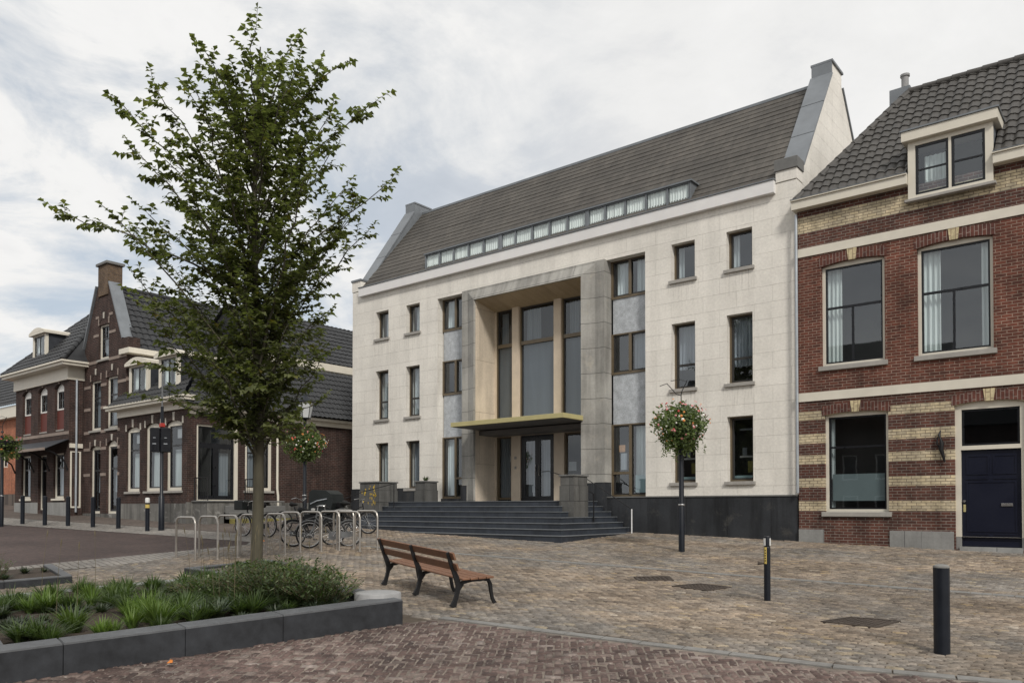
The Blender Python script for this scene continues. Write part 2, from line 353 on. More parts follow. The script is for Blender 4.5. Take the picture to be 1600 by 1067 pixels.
# ------------------------------------------------------------------ object helpers
ORG = {}
def tag(o, label=None, cat=None, group=None, kind=None):
    if label: o['label'] = label
    if cat: o['category'] = cat
    if group: o['group'] = group
    if kind: o['kind'] = kind
    return o
def thing(name, label, cat, loc=(0, 0, 0), rotz=0.0, group=None):
    o = bpy.data.objects.new(name, None); C.objects.link(o); o.empty_display_size = .2
    o.location = loc; o.rotation_euler = (0, 0, rotz); ORG[o.name] = Vector(loc)
    return tag(o, label, cat, group)
class F:
    """facade frame: a along wall, d into the building, z up"""
    def __init__(s, o, A, I): s.o = Vector(o); s.A = Vector(A); s.I = Vector(I)
    def P(s, a, d, z): return s.o + s.A * a + s.I * d + Vector((0, 0, z))
FW = F((0, 0, 0), (1, 0, 0), (0, 1, 0))
def FY(Y): return F((0, Y, 0), (1, 0, 0), (0, 1, 0))
def FX(X): return F((X, 0, 0), (0, 1, 0), (-1, 0, 0))
class MB:
    def __init__(s, fr=FW): s.v = []; s.f = []; s.fr = fr; s.mi = []; s.cm = 0
    def add(s, vs, fs):
        n = len(s.v); s.v += [tuple(v) for v in vs]; s.f += [tuple(i + n for i in f) for f in fs]; s.mi += [s.cm] * len(fs); return s
    def box(s, a0, a1, d0, d1, z0, z1):
        P = s.fr.P
        vs = [P(a, d, z) for z in (z0, z1) for (a, d) in ((a0, d0), (a1, d0), (a1, d1), (a0, d1))]
        return s.add(vs, [(3, 2, 1, 0), (4, 5, 6, 7), (0, 1, 5, 4), (1, 2, 6, 5), (2, 3, 7, 6), (3, 0, 4, 7)])
    def bbox(s, a0, a1, d0, d1, z0, z1, b=.008):
        """box with bevelled edges along all sides (chamfer)"""
        P = s.fr.P; vs = []
        for z, k in ((z0, b), (z0 + b, 0), (z1 - b, 0), (z1, b)):
            vs += [P(a, d, z) for (a, d) in ((a0 + k, d0 + k), (a1 - k, d0 + k), (a1 - k, d1 - k), (a0 + k, d1 - k))]
        fs = [(3, 2, 1, 0), (12, 13, 14, 15)]
        for l in range(3):
            for i in range(4):
                j = (i + 1) % 4; fs.append((l * 4 + i, l * 4 + j, l * 4 + 4 + j, l * 4 + 4 + i))
        return s.add(vs, fs)
    def quad(s, a, b, c, d): return s.add([a, b, c, d], [(0, 1, 2, 3)])
    def plate(s, outline, holes, d0, d1):
        """polygon with holes in (a,z), extruded d0..d1"""
        P = s.fr.P; loops = [outline] + list(holes)
        flat = [p for l in loops for p in l]; n = len(flat)
        tris = tessellate_polygon([[Vector((p[0], p[1], 0)) for p in l] for l in loops])
        vs = [P(p[0], d0, p[1]) for p in flat] + [P(p[0], d1, p[1]) for p in flat]
        fs = [tuple(t) for t in tris] + [tuple(i + n for i in reversed(t)) for t in tris]
        b = 0
        for l in loops:
            m = len(l)
            for i in range(m):
                j = (i + 1) % m; fs.append((b + i, b + j, b + j + n, b + i + n))
            b += m
        return s.add(vs, fs)
    def tube(s, pts, r, seg=8, cap=True, closed=False):
        pts = [Vector(p) for p in pts]; n = len(pts); rs = r if hasattr(r, '__len__') else [r] * n
        vs = []; fs = []; ref = None
        for i, p in enumerate(pts):
            if closed: t = pts[(i + 1) % n] - pts[i - 1]
            else: t = pts[min(i + 1, n - 1)] - pts[max(i - 1, 0)]
            t = t.normalized() if t.length > 1e-9 else Vector((0, 0, 1))
            if ref is None: ref = Vector((0, 0, 1)) if abs(t.z) < .9 else Vector((1, 0, 0))
            x = (ref - t * ref.dot(t)).normalized(); y = t.cross(x); ref = x
            vs += [p + (x * cos(2 * pi * k / seg) + y * sin(2 * pi * k / seg)) * rs[i] for k in range(seg)]
        m = n if closed else n - 1
        for i in range(m):
            for k in range(seg):
                a = i * seg + k; b = i * seg + (k + 1) % seg; c_ = ((i + 1) % n) * seg + (k + 1) % seg; d = ((i + 1) % n) * seg + k
                fs.append((a, b, c_, d))
        if cap and not closed: fs += [tuple(reversed(range(seg))), tuple(range((n - 1) * seg, n * seg))]
        return s.add(vs, fs)
    def lathe(s, c, prof, seg=24):
        vs = []; fs = []; n = len(prof)
        for r, z in prof: vs += [(c[0] + r * cos(2 * pi * k / seg), c[1] + r * sin(2 * pi * k / seg), c[2] + z) for k in range(seg)]
        for i in range(n - 1):
            for k in range(seg):
                j = (k + 1) % seg; fs.append((i * seg + k, i * seg + j, (i + 1) * seg + j, (i + 1) * seg + k))
        fs += [tuple(reversed(range(seg))), tuple(range((n - 1) * seg, n * seg))]
        return s.add(vs, fs)
    def build(s, name, mat, parent=None, local=False, smooth=False, recalc=True):
        off = Vector((0, 0, 0)); q = parent
        if parent is not None and not local:
            while q is not None: off += q.location; q = q.parent
        me = bpy.data.meshes.new(name)
        me.from_pydata([(v[0] - off.x, v[1] - off.y, v[2] - off.z) for v in s.v], [], s.f)
        mats = mat if isinstance(mat, (list, tuple)) else [mat]
        for m in mats: me.materials.append(M[m] if isinstance(m, str) else m)
        if len(mats) > 1: me.polygons.foreach_set('material_index', s.mi)
        if recalc:
            bm = bmesh.new(); bm.from_mesh(me); bmesh.ops.recalc_face_normals(bm, faces=bm.faces); bm.to_mesh(me); bm.free()
        if smooth:
            me.polygons.foreach_set('use_smooth', [True] * len(me.polygons)); me.set_sharp_from_angle(angle=radians(40))
        o = bpy.data.objects.new(name, me); C.objects.link(o)
        if parent is not None: o.parent = parent
        return o
def struct(o): o['kind'] = 'structure'; return o
def rehome(o, loc):
    """move a top-level mesh's origin to loc (world) without moving its shape"""
    L = Vector(loc) - o.location
    o.data.transform(Matrix.Translation(-L)); o.location = Vector(loc); return o
def copy_tree(o, loc, rotz=None, label=None, parent=None, top=True):
    c_ = o.copy(); C.objects.link(c_)
    if top:
        c_.location = loc
        if rotz is not None: c_.rotation_euler = (0, 0, rotz)
        if label: c_['label'] = label
    else: c_.parent = parent
    for ch in list(o.children): copy_tree(ch, None, parent=c_, top=False)
    return c_
def arc_top(a0, a1, z1, rise, n=8):
    """points from (a1,z1) over the arc to (a0,z1)"""
    if rise <= 0: return [(a1, z1), (a0, z1)]
    return [(a1 + (a0 - a1) * i / n, z1 + rise * (1 - (2 * i / n - 1) ** 2)) for i in range(n + 1)]
def opening(a0, a1, z0, z1, rise=0.0): return [(a0, z0), (a1, z0)] + arc_top(a0, a1, z1, rise)
def inset_open(a0, a1, z0, z1, rise, f): return opening(a0 + f, a1 - f, z0 + f, z1 - f, rise)
def curtain_mb(fr, a0, a1, d, z0, z1, amp=.03, wl=.11, seed=0):
    mb = MB(fr); n = max(8, int((a1 - a0) / wl * 8)); r = random.Random(seed)
    ph = r.random() * 6; vs = []
    for i in range(n + 1):
        a = a0 + (a1 - a0) * i / n; t = (a - a0) / wl * 2 * pi + ph + .9 * sin((a - a0) * 5 + ph)
        for z, k in ((z0, 1.2), ((z0 + z1) / 2, 1), (z1, .6)): vs.append(fr.P(a, d + amp * k * sin(t), z))
    fs = []
    for i in range(n):
        for j in range(2): b = i * 3 + j; fs.append((b, b + 3, b + 4, b + 1))
    mb.add(vs, fs); return mb
WSEED = [0]
def window(par, fr, a0, a1, z0, z1, rise=0.0, d=.12, fw=.08, mat='white', sash='black', vm=(), tr=(), cur=None, glass='glass', sill=None,
           sillz=.09, name='window', low=None, sw=.045, back=True, panels=()):
    """one window: frame mesh (part) with sash, panes, sill and curtain below it.
    vm: list of (a_fraction, z_fraction_from, z_fraction_to, width); tr: list of (z_fraction, width)"""
    WSEED[0] += 1
    mb = MB(fr); mb.plate(opening(a0, a1, z0, z1, rise), [opening(a0 + fw, a1 - fw, z0 + fw, z1 - fw * .6, 0)], d, d + .09)
    o = mb.build(name, mat, par)
    ia0, ia1, iz0, iz1 = a0 + fw, a1 - fw, z0 + fw, z1 - fw * .6
    sm = MB(fr); e = .002
    sm.plate(opening(ia0 + e, ia1 - e, iz0 + e, iz1 - e, 0), [opening(ia0 + sw, ia1 - sw, iz0 + sw, iz1 - sw, 0)], d + .03, d + .075)
    H = iz1 - iz0; Wd = ia1 - ia0
    for zf, wd in tr: sm.box(ia0 + sw * .9, ia1 - sw * .9, d + .028, d + .072, iz0 + H * zf - wd / 2, iz0 + H * zf + wd / 2)
    for af, f0, f1, wd in vm: sm.box(ia0 + Wd * af - wd / 2, ia0 + Wd * af + wd / 2, d + .026, d + .07, iz0 + H * f0 + sw * .5, iz0 + H * f1 - (sw * .5 if f1 > .99 else 0))
    sm.build('sash', sash, o)
    pm = MB(fr); pts = opening(ia0 + sw * .6, ia1 - sw * .6, iz0 + sw * .6, iz1 - sw * .6, 0)
    ta, tz = random.uniform(-.006, .006), random.uniform(-.006, .006)
    pm.add([fr.P(a, d + .055 + ta * (a - a0 - Wd / 2) + tz * (z - z0 - H / 2), z) for a, z in pts], [tuple(range(len(pts)))]); pm.build('pane', glass, o, recalc=False)
    if sill: MB(fr).bbox(a0 - .07, a1 + .07, -.07, d + .02, z0 - sillz, z0, .006).build('window_sill', sill, o)
    if cur:
        for (f0, f1, g0, g1, mt) in cur:
            curtain_mb(fr, ia0 + Wd * f0, ia0 + Wd * f1, d + .2, iz0 + H * g0, iz0 + H * g1 + (rise if g1 > .99 else 0), seed=WSEED[0]).build('curtain', mt, o, recalc=False)
    for (f0, f1, g0, g1, mt) in panels:
        MB(fr).box(ia0 + Wd * f0, ia0 + Wd * f1, d + .10, d + .106, iz0 + H * g0, iz0 + H * g1).build('inner_panel', mt, o)
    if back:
        MB(fr).box(a0 - .25, a1 + .25, d + .95, d + 1.0, z0 - .2, z1 + rise + .2).build('dark_backing', 'interior', o)  # dark backing sheet in place of the unlit room
    return o
def tiles(p0, u, v, ulen, vlen, tw, tl, amp, step, clips=(), su=6):
    """pantile surface: grid with a wave across and a step per course"""
    p0 = Vector(p0); u = Vector(u).normalized(); v = Vector(v).normalized(); n = u.cross(v).normalized()
    if n.z < 0: n = -n
    if amp: us = np.arange(0, int(ulen / tw * su) + 2) * tw / su
    else: us = np.arange(0, int(ulen / 1.0) + 2) * 1.0
    us = us[us < ulen + 1e-6]; us = np.append(us, ulen)
    rows = int(math.ceil(vlen / tl)); vv = []; hh = []
    for r in range(rows):
        vv += [r * tl, min((r + 1) * tl, vlen)]; hh += [step, 0.0]
    vv = np.array(vv); hh = np.array(hh)
    ph = us / tw * 2 * pi
    wv = amp * (np.sin(ph) + .35 * np.sin(2 * ph + .8)) if amp else us * 0
    rg = np.random.RandomState(int(abs(p0.x * 100)) % 999)
    jit = rg.rand(rows, len(us)) * .008
    V = []
    for j in range(len(vv)):
        for i in range(len(us)):
            V.append(p0 + u * us[i] + v * vv[j] + n * (wv[i] + hh[j] + jit[j // 2, i] + .03))
    nu = len(us); Fc = [(j * nu + i, j * nu + i + 1, (j + 1) * nu + i + 1, (j + 1) * nu + i) for j in range(len(vv) - 1) for i in range(nu - 1)]
    me = bpy.data.meshes.new('t'); me.from_pydata(V, [], Fc)
    bm = bmesh.new(); bm.from_mesh(me)
    for co, no in clips:
        bmesh.ops.bisect_plane(bm, geom=bm.verts[:] + bm.edges[:] + bm.faces[:], plane_co=co, plane_no=no, clear_outer=True)
    bm.verts.index_update()
    mb = MB(); mb.add([tuple(x.co) for x in bm.verts], [tuple(x.index for x in f.verts) for f in bm.faces])
    bm.free(); bpy.data.meshes.remove(me)
    return mb
def ridge_caps(mb, p, q, r=.12, L=.36):
    p = Vector(p); q = Vector(q); t = (q - p); n = max(1, int(t.length / L))
    for i in range(n):
        a = p + t * i / n; b = p + t * (i + 1.08) / n
        mb.tube([a, b], [r, r * .82], 10)

# ================================================================== GROUND
gx = [-600, -60, 12, 600]; gy = [-600, -12, 34, 600]
mb = MB(); mb.add([(x, y, G(x, y) - .02) for y in gy for x in gx], [(j * 4 + i, j * 4 + i + 1, j * 4 + i + 5, j * 4 + i + 4) for j in range(3) for i in range(3)])
struct(mb.build('ground', 'groundm', recalc=False))
def sheet(name, poly, mat, lift):
    mb = MB(); mb.add([(x, y, G(x, y) + lift) for x, y in poly], [tuple(range(len(poly)))])
    o = mb.build(name, mat, recalc=False); return struct(o)
def inpoly(px, py, poly):
    ins = np.zeros(len(px), bool); n = len(poly)
    for i in range(n):
        x0, y0 = poly[i]; x1, y1 = poly[(i + 1) % n]
        c_ = ((y0 > py) != (y1 > py)) & (px < (x1 - x0) * (py - y0) / (y1 - y0 + 1e-12) + x0); ins ^= c_
    return ins
def brick_field(name, poly, ang, L, w, mat, pattern='run', lift=.0, holes=(), gap=.010, jh=.003, jt=.02, jr=.03, parent=None):
    P = np.array(poly); c0 = P.mean(0); R = np.array([[cos(ang), -sin(ang)], [sin(ang), cos(ang)]])
    Q = (P - c0) @ R; lo = Q.min(0) - L; hi = Q.max(0) + L
    cs = []; rot = []
    if pattern == 'run':
        rows = np.arange(lo[1], hi[1], w)
        for i, y in enumerate(rows):
            xs = np.arange(lo[0] + (i % 2) * L / 2 + np.random.rand() * .03, hi[0], L)
            cs.append(np.c_[xs + np.random.randn(len(xs)) * .004, np.full(len(xs), y) + np.random.randn(len(xs)) * .003]); rot.append(np.zeros(len(xs)))
    else:
        nx = int((hi[0] - lo[0]) / w); ny = int((hi[1] - lo[1]) / w)
        X, Y = np.meshgrid(np.arange(nx), np.arange(ny)); m = (X - Y) % 4
        for val in (0, 3):
            s = m == val; xx = X[s] * w + lo[0]; yy = Y[s] * w + lo[1]
            if val == 0: cs.append(np.c_[xx + w, yy + w / 2]); rot.append(np.zeros(len(xx)))
            else: cs.append(np.c_[xx + w / 2, yy + w]); rot.append(np.full(len(xx), pi / 2))
    cs = np.vstack(cs); rot = np.concatenate(rot)
    cw = cs @ R.T + c0
    k = inpoly(cw[:, 0], cw[:, 1], poly)
    for h in holes: k &= ~inpoly(cw[:, 0], cw[:, 1], h)
    cw = cw[k]; rot = rot[k] + ang + np.random.randn(k.sum()) * jr; n = len(cw)
    hl = L / 2 - gap / 2; hw = w / 2 - gap / 2; b = min(hw * .35, .014)
    base = np.array([[-hl, -hw], [hl, -hw], [hl, hw], [-hl, hw], [-hl + b, -hw + b], [hl - b, -hw + b], [hl - b, hw - b], [-hl + b, hw - b]])
    sc = 1 + np.random.randn(n, 1, 2) * np.array([.03, .05])
    loc = base[None] * sc; loc = loc + np.random.randn(n, 8, 2) * .0025
    cr, sr = np.cos(rot)[:, None], np.sin(rot)[:, None]
    X = loc[:, :, 0] * cr - loc[:, :, 1] * sr; Y = loc[:, :, 0] * sr + loc[:, :, 1] * cr
    tx = np.random.randn(n, 1) * jt; ty = np.random.randn(n, 1) * jt; h = np.random.randn(n, 1) * jh
    top = np.array([-.022] * 4 + [0.0] * 4)[None]
    wx = X + cw[:, :1]; wy = Y + cw[:, 1:]
    Z = .02 - .028 * wx + .048 * wy + lift + h + X * tx + Y * ty + top
    V = np.stack([wx, wy, Z], -1).reshape(-1, 3)
    q = np.array([[4, 5, 6, 7], [0, 1, 5, 4], [1, 2, 6, 5], [2, 3, 7, 6], [3, 0, 4, 7]])
    Fa = (q[None] + (np.arange(n) * 8)[:, None, None]).reshape(-1, 4)
    me = bpy.data.meshes.new(name); me.vertices.add(len(V)); me.vertices.foreach_set('co', V.ravel().astype(np.float32))
    me.loops.add(Fa.size); me.loops.foreach_set('vertex_index', Fa.ravel().astype(np.int32))
    me.polygons.add(len(Fa)); me.polygons.foreach_set('loop_start', (np.arange(len(Fa)) * 4).astype(np.int32)); me.polygons.foreach_set('loop_total', np.full(len(Fa), 4, np.int32))
    me.update(); me.validate(); me.materials.append(M[mat])
    o = bpy.data.objects.new(name, me); C.objects.link(o)
    if parent: o.parent = parent
    return struct(o)
band = [(-7.98, 8.25), (-4.92, 8.55), (-2.73, 8.80), (-1.05, 9.22), (2.2, 9.95), (6, 10.8)]
red = [(-7.98, 8.25)] + band[1:] + [(12, 11), (12, -12), (-12.4, -12), (-8.15, 7.45)]
# square (tan), road, pavements as sheets; single bricks laid on top where the camera is near
PIT = [(-15.5, 8.5), (-13.8, 8.45), (-13.4, 10.15), (-15.3, 10.35)]
sq = [(-19.4, -12), (12, -12), (12, 22.2), (-27, 22.2), (-27, 16.4), (-19.4, 13.2)]
sheet('square_paving', sq, 'tansheet', -.016)
sheet('road', [(-19.75, -12), (-19.75, 12.6), (-20.4, 13.15), (-25.3, 12.75), (-34.5, 11.6), (-60, 8.8), (-60, -12)], 'roadm', -.006)
sheet('grey_sett_strip', [(-19.75, -12), (-19.75, 12.6), (-18.5, 13.4), (-17.9, 11), (-18.3, 7), (-18.3, -12)], 'greypave', -.006)
sheet('grey_pavement_strip', [(-20.4, 13.2), (-19.75, 12.65), (-18.6, 13.5), (-22, 14.7), (-28.5, 14.3), (-60, 11.6), (-60, 8.9), (-34.5, 11.7), (-25.3, 12.8)], 'greypave', -.004)
sheet('house_pavement', [(-21.5, 14.75), (-28.5, 14.35), (-60, 11.65), (-60, 22), (-22, 22)], 'darkpave', -.002)
brick_field('square_bricks', [(-19.6, 12.6), (-18.2, 9), (-17.9, 4.5), (-14.2, 5.2), (-13.6, 8.2), (-12, 8.9), (-8.05, 8.0), (-7.98, 8.42), (-4.92, 8.72), (-2.73, 8.95), (-1.05, 9.38), (2.2, 10.1), (3, 10.4), (3, 22.0), (-7.6, 22.0), (-22, 22.0), (-23.5, 14.9), (-19.9, 13.3)],
            .06, .19, .092, 'pavetan', holes=[[(-13, 18.2), (-22, 18.2), (-22, 23), (-13, 23)], PIT], jt=.03, jh=.0035, jr=.045, gap=.008)
brick_field('red_bricks', [(-7.98, 8.08), (-4.92, 8.40), (-2.73, 8.62), (-1.05, 9.05), (1.5, 9.6), (.5, 5.5), (-4, 3.2), (-8.3, 1.5), (-9.6, 1.7), (-8.12, 7.5)], .62, .19, .095, 'pavered', 'herring', jt=.035, jh=.004, gap=.011, jr=.04)
sheet('red_paving', [(x, y) for x, y in red], 'redsheet', -.012)
# grey stone strip between the two pavings
mb = MB()
for i in range(len(band) - 1):
    a = Vector(band[i]); b = Vector(band[i + 1]); n = int((b - a).length / .5); t = (b - a) / n; nn = Vector((-t.y, t.x)).normalized() * .075
    for j in range(n):
        p = a + t * j + t * .015; q = a + t * (j + 1) - t * .015
        pts = [p - nn, q - nn, q + nn, p + nn]; hgt = .004 + random.random() * .004
        mb.add([(v.x, v.y, G(v.x, v.y) - .02) for v in pts] + [(v.x, v.y, G(v.x, v.y) + hgt) for v in pts], [(4, 5, 6, 7), (0, 1, 5, 4), (1, 2, 6, 5), (2, 3, 7, 6), (3, 0, 4, 7)])
struct(mb.build('stone_strip', 'bandm'))
mb = MB()   # shallow gutter line across the square
for (a, b) in (((-11.9, 14.4), (-5.2, 14.75)), ((-5.2, 14.75), (2.5, 15.3)), ((-16.6, 14.2), (-11.9, 14.4))):
    a = Vector(a); b = Vector(b); n = int((b - a).length / .3); t = (b - a) / n; nn = Vector((-t.y, t.x)).normalized() * .09
    for j in range(n):
        p = a + t * j + t * .02; q = a + t * (j + 1) - t * .02; pts = [p - nn, q - nn, q + nn, p + nn]
        mb.add([(v.x, v.y, G(v.x, v.y) - .02) for v in pts] + [(v.x, v.y, G(v.x, v.y) + .009) for v in pts], [(4, 5, 6, 7), (0, 1, 5, 4), (1, 2, 6, 5), (2, 3, 7, 6), (3, 0, 4, 7)])
struct(mb.build('gutter_line', 'bandm'))
# ================================================================== HALL
HL, HR, HF, HB = -26.5, -7.7, 22.0, 30.2
hall = thing('town_hall', 'three storey pale limestone hall with long dark tiled roof and brass canopy over its entrance', 'building', (-17, 22, 2.4))
fh = FY(HF)
wins = []   # (a0,a1,z0,z1)
for (l, r) in ((-25.03, -24.27), (-23.24, -22.47), (-11.54, -10.76), (-9.76, -8.98)):
    wins += [(l, r, 9.12, 10.24), (l, r, 5.80, 7.80), (l, r, 2.96, 4.84)]
MB(fh).plate([(HL, 1.0), (HR, 1.0), (HR, 11.28), (HL, 11.28)], [[(a0, z0), (a1, z0), (a1, z1), (a0, z1)] for a0, a1, z0, z1 in wins] + [[(-21.5, 2.40), (-12.45, 2.40), (-12.45, 10.22), (-21.5, 10.22)]], 0, .45).build('front_wall', 'lime', hall)
curs = {0: [(0, .45, 0, 1, 'curtain')], 1: [(0, .4, 0, 1, 'curtain')], 2: [(0, .5, 0, 1, 'curtain')]}
idx = 0
for (a0, a1, z0, z1) in wins:
    right = a0 > -13; top = z0 > 9; mid = 5 < z0 < 6
    tr = [(.36, .07)] if mid else []
    cu = None; pn = []
    if top: cu = [(0, .28, 0, 1, 'curtain')] if right else [(.25, .95, 0, 1, 'curtain')]
    elif mid: cu = [(0, .9, .3 if a0 < -11 else .25, 1, 'greydrape')] if right else [(.1, .4, 0, 1, 'curtain')]
    elif not right: cu = [(.1, .75, 0, 1, 'curtain' if a0 < -24 else 'greydrape')]
    else: pn = [(.30, .95, .36, .39, 'sillstone'), (.42, .62, .39, .52, 'bikegrey'), (.66, .9, .12, .30, 'moss'), (.3, .95, .80, .83, 'bikegrey'), (.04, .98, .02, .07, 'teal'), (.02, .06, .02, .98, 'paper')]
    window(hall, fh, a0, a1, z0, z1, d=.2, fw=.055, mat='bronze', sash='bronzedark', tr=tr, cur=cu, sill='sillstone', sillz=.10, sw=.05, panels=pn, glass='glassgrey' if not (right and z0 < 4) else 'glassdark')
sk = k = None
m_, k_, b_, o_ = newmat('rain streak on limestone')
gm_ = geo(k_); vv_, uu_, zz_, _g = wallvec(k_)
b_.inputs['Roughness'].default_value = .8; k_.put(b_.inputs['Base Color'], (.42, .385, .33))
nn_ = k_.noise(k_.vmul(vv_, (16, .9, 1)), 1.0, 5, .6); uvn = k_.node('ShaderNodeTexCoord'); gx_, gy_, gz_ = k_.sep(uvn.outputs['Generated'])
al_ = k_.math('MULTIPLY', k_.math('POWER', gz_, 1.6), k_.ramp(nn_, [(.5, 0), (.7, .35)]), clamp=True)
tr_ = k_.node('ShaderNodeBsdfTransparent'); mx_ = k_.node('ShaderNodeMixShader'); k_.put(mx_.inputs[0], al_); k_.l.new(tr_.outputs[0], mx_.inputs[1]); k_.l.new(b_.outputs[0], mx_.inputs[2]); k_.l.new(mx_.outputs[0], o_.inputs[0])
M['streak'] = m_
for (a0, a1, z0, z1) in wins:
    if z0 > 3.5 or True:
        q_ = MB(fh); q_.add([q_.fr.P(a, -.004, z) for a, z in ((a0 - .12, z0 - 1.1), (a1 + .12, z0 - 1.1), (a1 + .12, z0 - .10), (a0 - .12, z0 - .10))], [(0, 1, 2, 3)]) if z0 > 5 else None
        if q_.v: q_.build('water_stain', 'streak', hall, recalc=False)
# stone reveals of cornice, plinth
MB(fh).bbox(-25.95, -8.29, -.16, .28, 11.0, 11.36, .01).build('cornice', 'cornicewhite', hall)
MB(fh).box(-25.97, -8.27, -.19, .30, 11.362, 11.39).build('gutter_edge', 'lead', hall)
MB(fh).box(-13.83, HR, -.05, -.003, .9, 2.52).build('plinth', 'darkplinth', hall); MB(fh).box(HL, -21.5, -.05, -.003, 1.2, 2.98).build('plinth', 'darkplinth', hall)
MB(fh).box(-13.86, HR, -.075, -.003, 2.522, 2.56).build('plinth_ledge', 'pedcap', hall)
# gables
def gable(x0, x1, nm):
    pr = [(22.0, 1.0), (22.0, 11.78), (22.48, 11.78), (25.12, 15.55), (25.12, 15.9), (26.1, 15.9), (26.1, 15.5), (29.75, 11.3), (30.2, 11.3), (30.2, 1.0)]
    f = F((x1, 0, 0), (0, 1, 0), (-1, 0, 0))
    pr = [(22.46, 1.0)] + [(22.46, 11.5)] + pr[2:]
    MB(f).plate(pr, [], 0, x1 - x0).build('gable_wall', 'lime', hall)
    c_ = MB(f); w_ = x1 - x0
    def slab(p, q, t, up=.06):
        p = Vector(p); q = Vector(q); n = Vector((-(q - p).y, (q - p).x)).normalized()
        if n.y < 0: n = -n
        pts = [p + n * .004, q + n * .004, q + n * up, p + n * up]
        vs = [f.P(a.x, d_, a.y) for d_ in (-.05, w_ + .05) for a in pts]
        c_.add(vs, [(0, 1, 2, 3), (7, 6, 5, 4), (0, 4, 5, 1), (1, 5, 6, 2), (2, 6, 7, 3), (3, 7, 4, 0)])
    nseg = 3
    for i in range(nseg):
        a = Vector((22.50, 11.80)).lerp(Vector((25.1, 15.52)), i / nseg + .003); b = Vector((22.50, 11.80)).lerp(Vector((25.1, 15.52)), (i + 1) / nseg - .003); slab(a, b, 0)
    slab((26.13, 15.48), (29.75, 11.3), 0); slab((25.07, 15.90), (26.15, 15.90), 0, .07)
    c_.build('gable_coping', 'lead', hall)
    f2 = MB(f); f2.box(25.06, 25.117, -.02, w_ + .02, 15.5, 15.89); f2.build('gable_cap', 'lead', hall)
    return f
gable(-26.5, -25.98, 'L')
MB(F((-25.98, 0, 0), (0, 1, 0), (-1, 0, 0))).plate([(22.46, 11.2), (22.46, 11.76), (25.08, 15.52), (25.08, 15.88), (26.12, 15.88), (26.12, 14.9), (25.6, 15.2)], [], -.03, -.004).build('gable_flashing', 'lead', hall); gable(-8.27, -7.7, 'R')
# kneelers
k_ = MB(fh); k_.box(-26.52, -25.97, -.02, .45, 11.30, 11.72); k_.build('kneeler', 'lime', hall)
k_ = MB(fh); k_.box(-26.55, -25.94, -.06, .50, 11.722, 11.80); k_.build('kneeler_cap', 'lead', hall)
k_ = MB(fh); k_.box(-8.28, -7.69, -.02, .455, 11.30, 11.60); k_.build('kneeler', 'lime', hall)
k_ = MB(fh); k_.bbox(-8.31, -7.66, -.06, .48, 11.602, 11.92, .01); k_.build('kneeler_cap', 'pedcap', hall)
MB(FY(HB)).box(HL, HR, -.3, 0, 1.0, 11.3).build('rear_wall', 'lime', hall)
# roof
sl_ = Vector((0, 3.57, 4.15)).normalized()
rf = tiles((-25.97, 22.06, 11.40), (1, 0, 0), sl_, 17.69, 5.47, .3, .30, 0, .015).build('roof', 'tile', hall, recalc=False)
m, k, b, o = newmat('flat roof tile')
gm = geo(k); px, py, pz = k.sep(gm.outputs['Position'])
vec = k.comb(px, k.math('SUBTRACT', k.math('MULTIPLY', pz, 1.319), .0), 0.0)
br = k.node('ShaderNodeTexBrick', Scale=1.0); k.put(br.inputs['Vector'], vec); br.inputs['Brick Width'].default_value = .26; br.inputs['Row Height'].default_value = .30
br.inputs['Color1'].default_value = (.076, .068, .058, 1); br.inputs['Color2'].default_value = (.062, .056, .048, 1); br.inputs['Mortar'].default_value = (.05, .046, .04, 1); br.inputs['Mortar Size'].default_value = .008
nn = k.noise(vec, .5, 6, .6); n2 = k.noise(k.vmul(vec, (6, 1.2, 1)), 1.0, 5, .6)
cc = k.mix(1.0, br.outputs[0], k.ramp(nn, [(.35, .8), (.65, 1.2)]), 'MULTIPLY'); cc = k.mix(1.0, cc, k.ramp(n2, [(.3, .8), (.7, 1.25)]), 'MULTIPLY')
k.put(b.inputs['Base Color'], cc); b.inputs['Roughness'].default_value = .75; bump(k, b, n2, .004)
M['hallroof'] = m; rf.data.materials[0] = m
bk = MB(); bk.add([(-25.97, 25.64, 15.54), (-8.28, 25.64, 15.54), (-8.28, 29.9, 11.1), (-25.97, 29.9, 11.1), (-25.97, 25.64, 15.4), (-8.28, 25.64, 15.4), (-8.28, 29.9, 10.96), (-25.97, 29.9, 10.96)], [(0, 1, 2, 3), (4, 7, 6, 5), (0, 4, 5, 1), (1, 5, 6, 2), (2, 6, 7, 3), (3, 7, 4, 0)]); bk.build('rear_roof', m, hall)
MB().box(-25.97, -8.28, 25.55, 25.76, 15.52, 15.62).build('ridge', 'lead', hall)
# dormer strip
dz0, dz1, dx0, dx1 = 11.40, 12.10, -22.3, -11.0
ds = MB(FY(22.14)); n = 15; st = (dx1 - dx0) / n
for i in range(n):
    a0 = dx0 + st * i; a1 = a0 + st
    o = MB(FY(22.14)).plate([(a0 + .004, dz0), (a1 - .004, dz0), (a1 - .004, dz1), (a0 + .004, dz1)], [[(a0 + (.03 if i not in (5, 10) else .12), dz0 + .03), (a1 - .03, dz0 + .03), (a1 - .03, dz1 - .03), (a0 + (.03 if i not in (5, 10) else .12), dz1 - .03)]], 0, .06).build('dormer_window', 'lead', hall)
    p = MB(FY(22.17)); p.add([p.fr.P(a, 0, z) for a, z in ((a0 + .03, dz0 + .01), (a1 - .03, dz0 + .01), (a1 - .03, dz1 - .03), (a0 + .03, dz1 - .03))], [(0, 1, 2, 3)]); p.build('pane', 'glassclear', o, recalc=False)
    curtain_mb(FY(22.14), a0 + .03, a1 - .03, .08, dz0, dz1 - .03, .012, .09, seed=i).build('curtain', 'curtain', o, recalc=False)
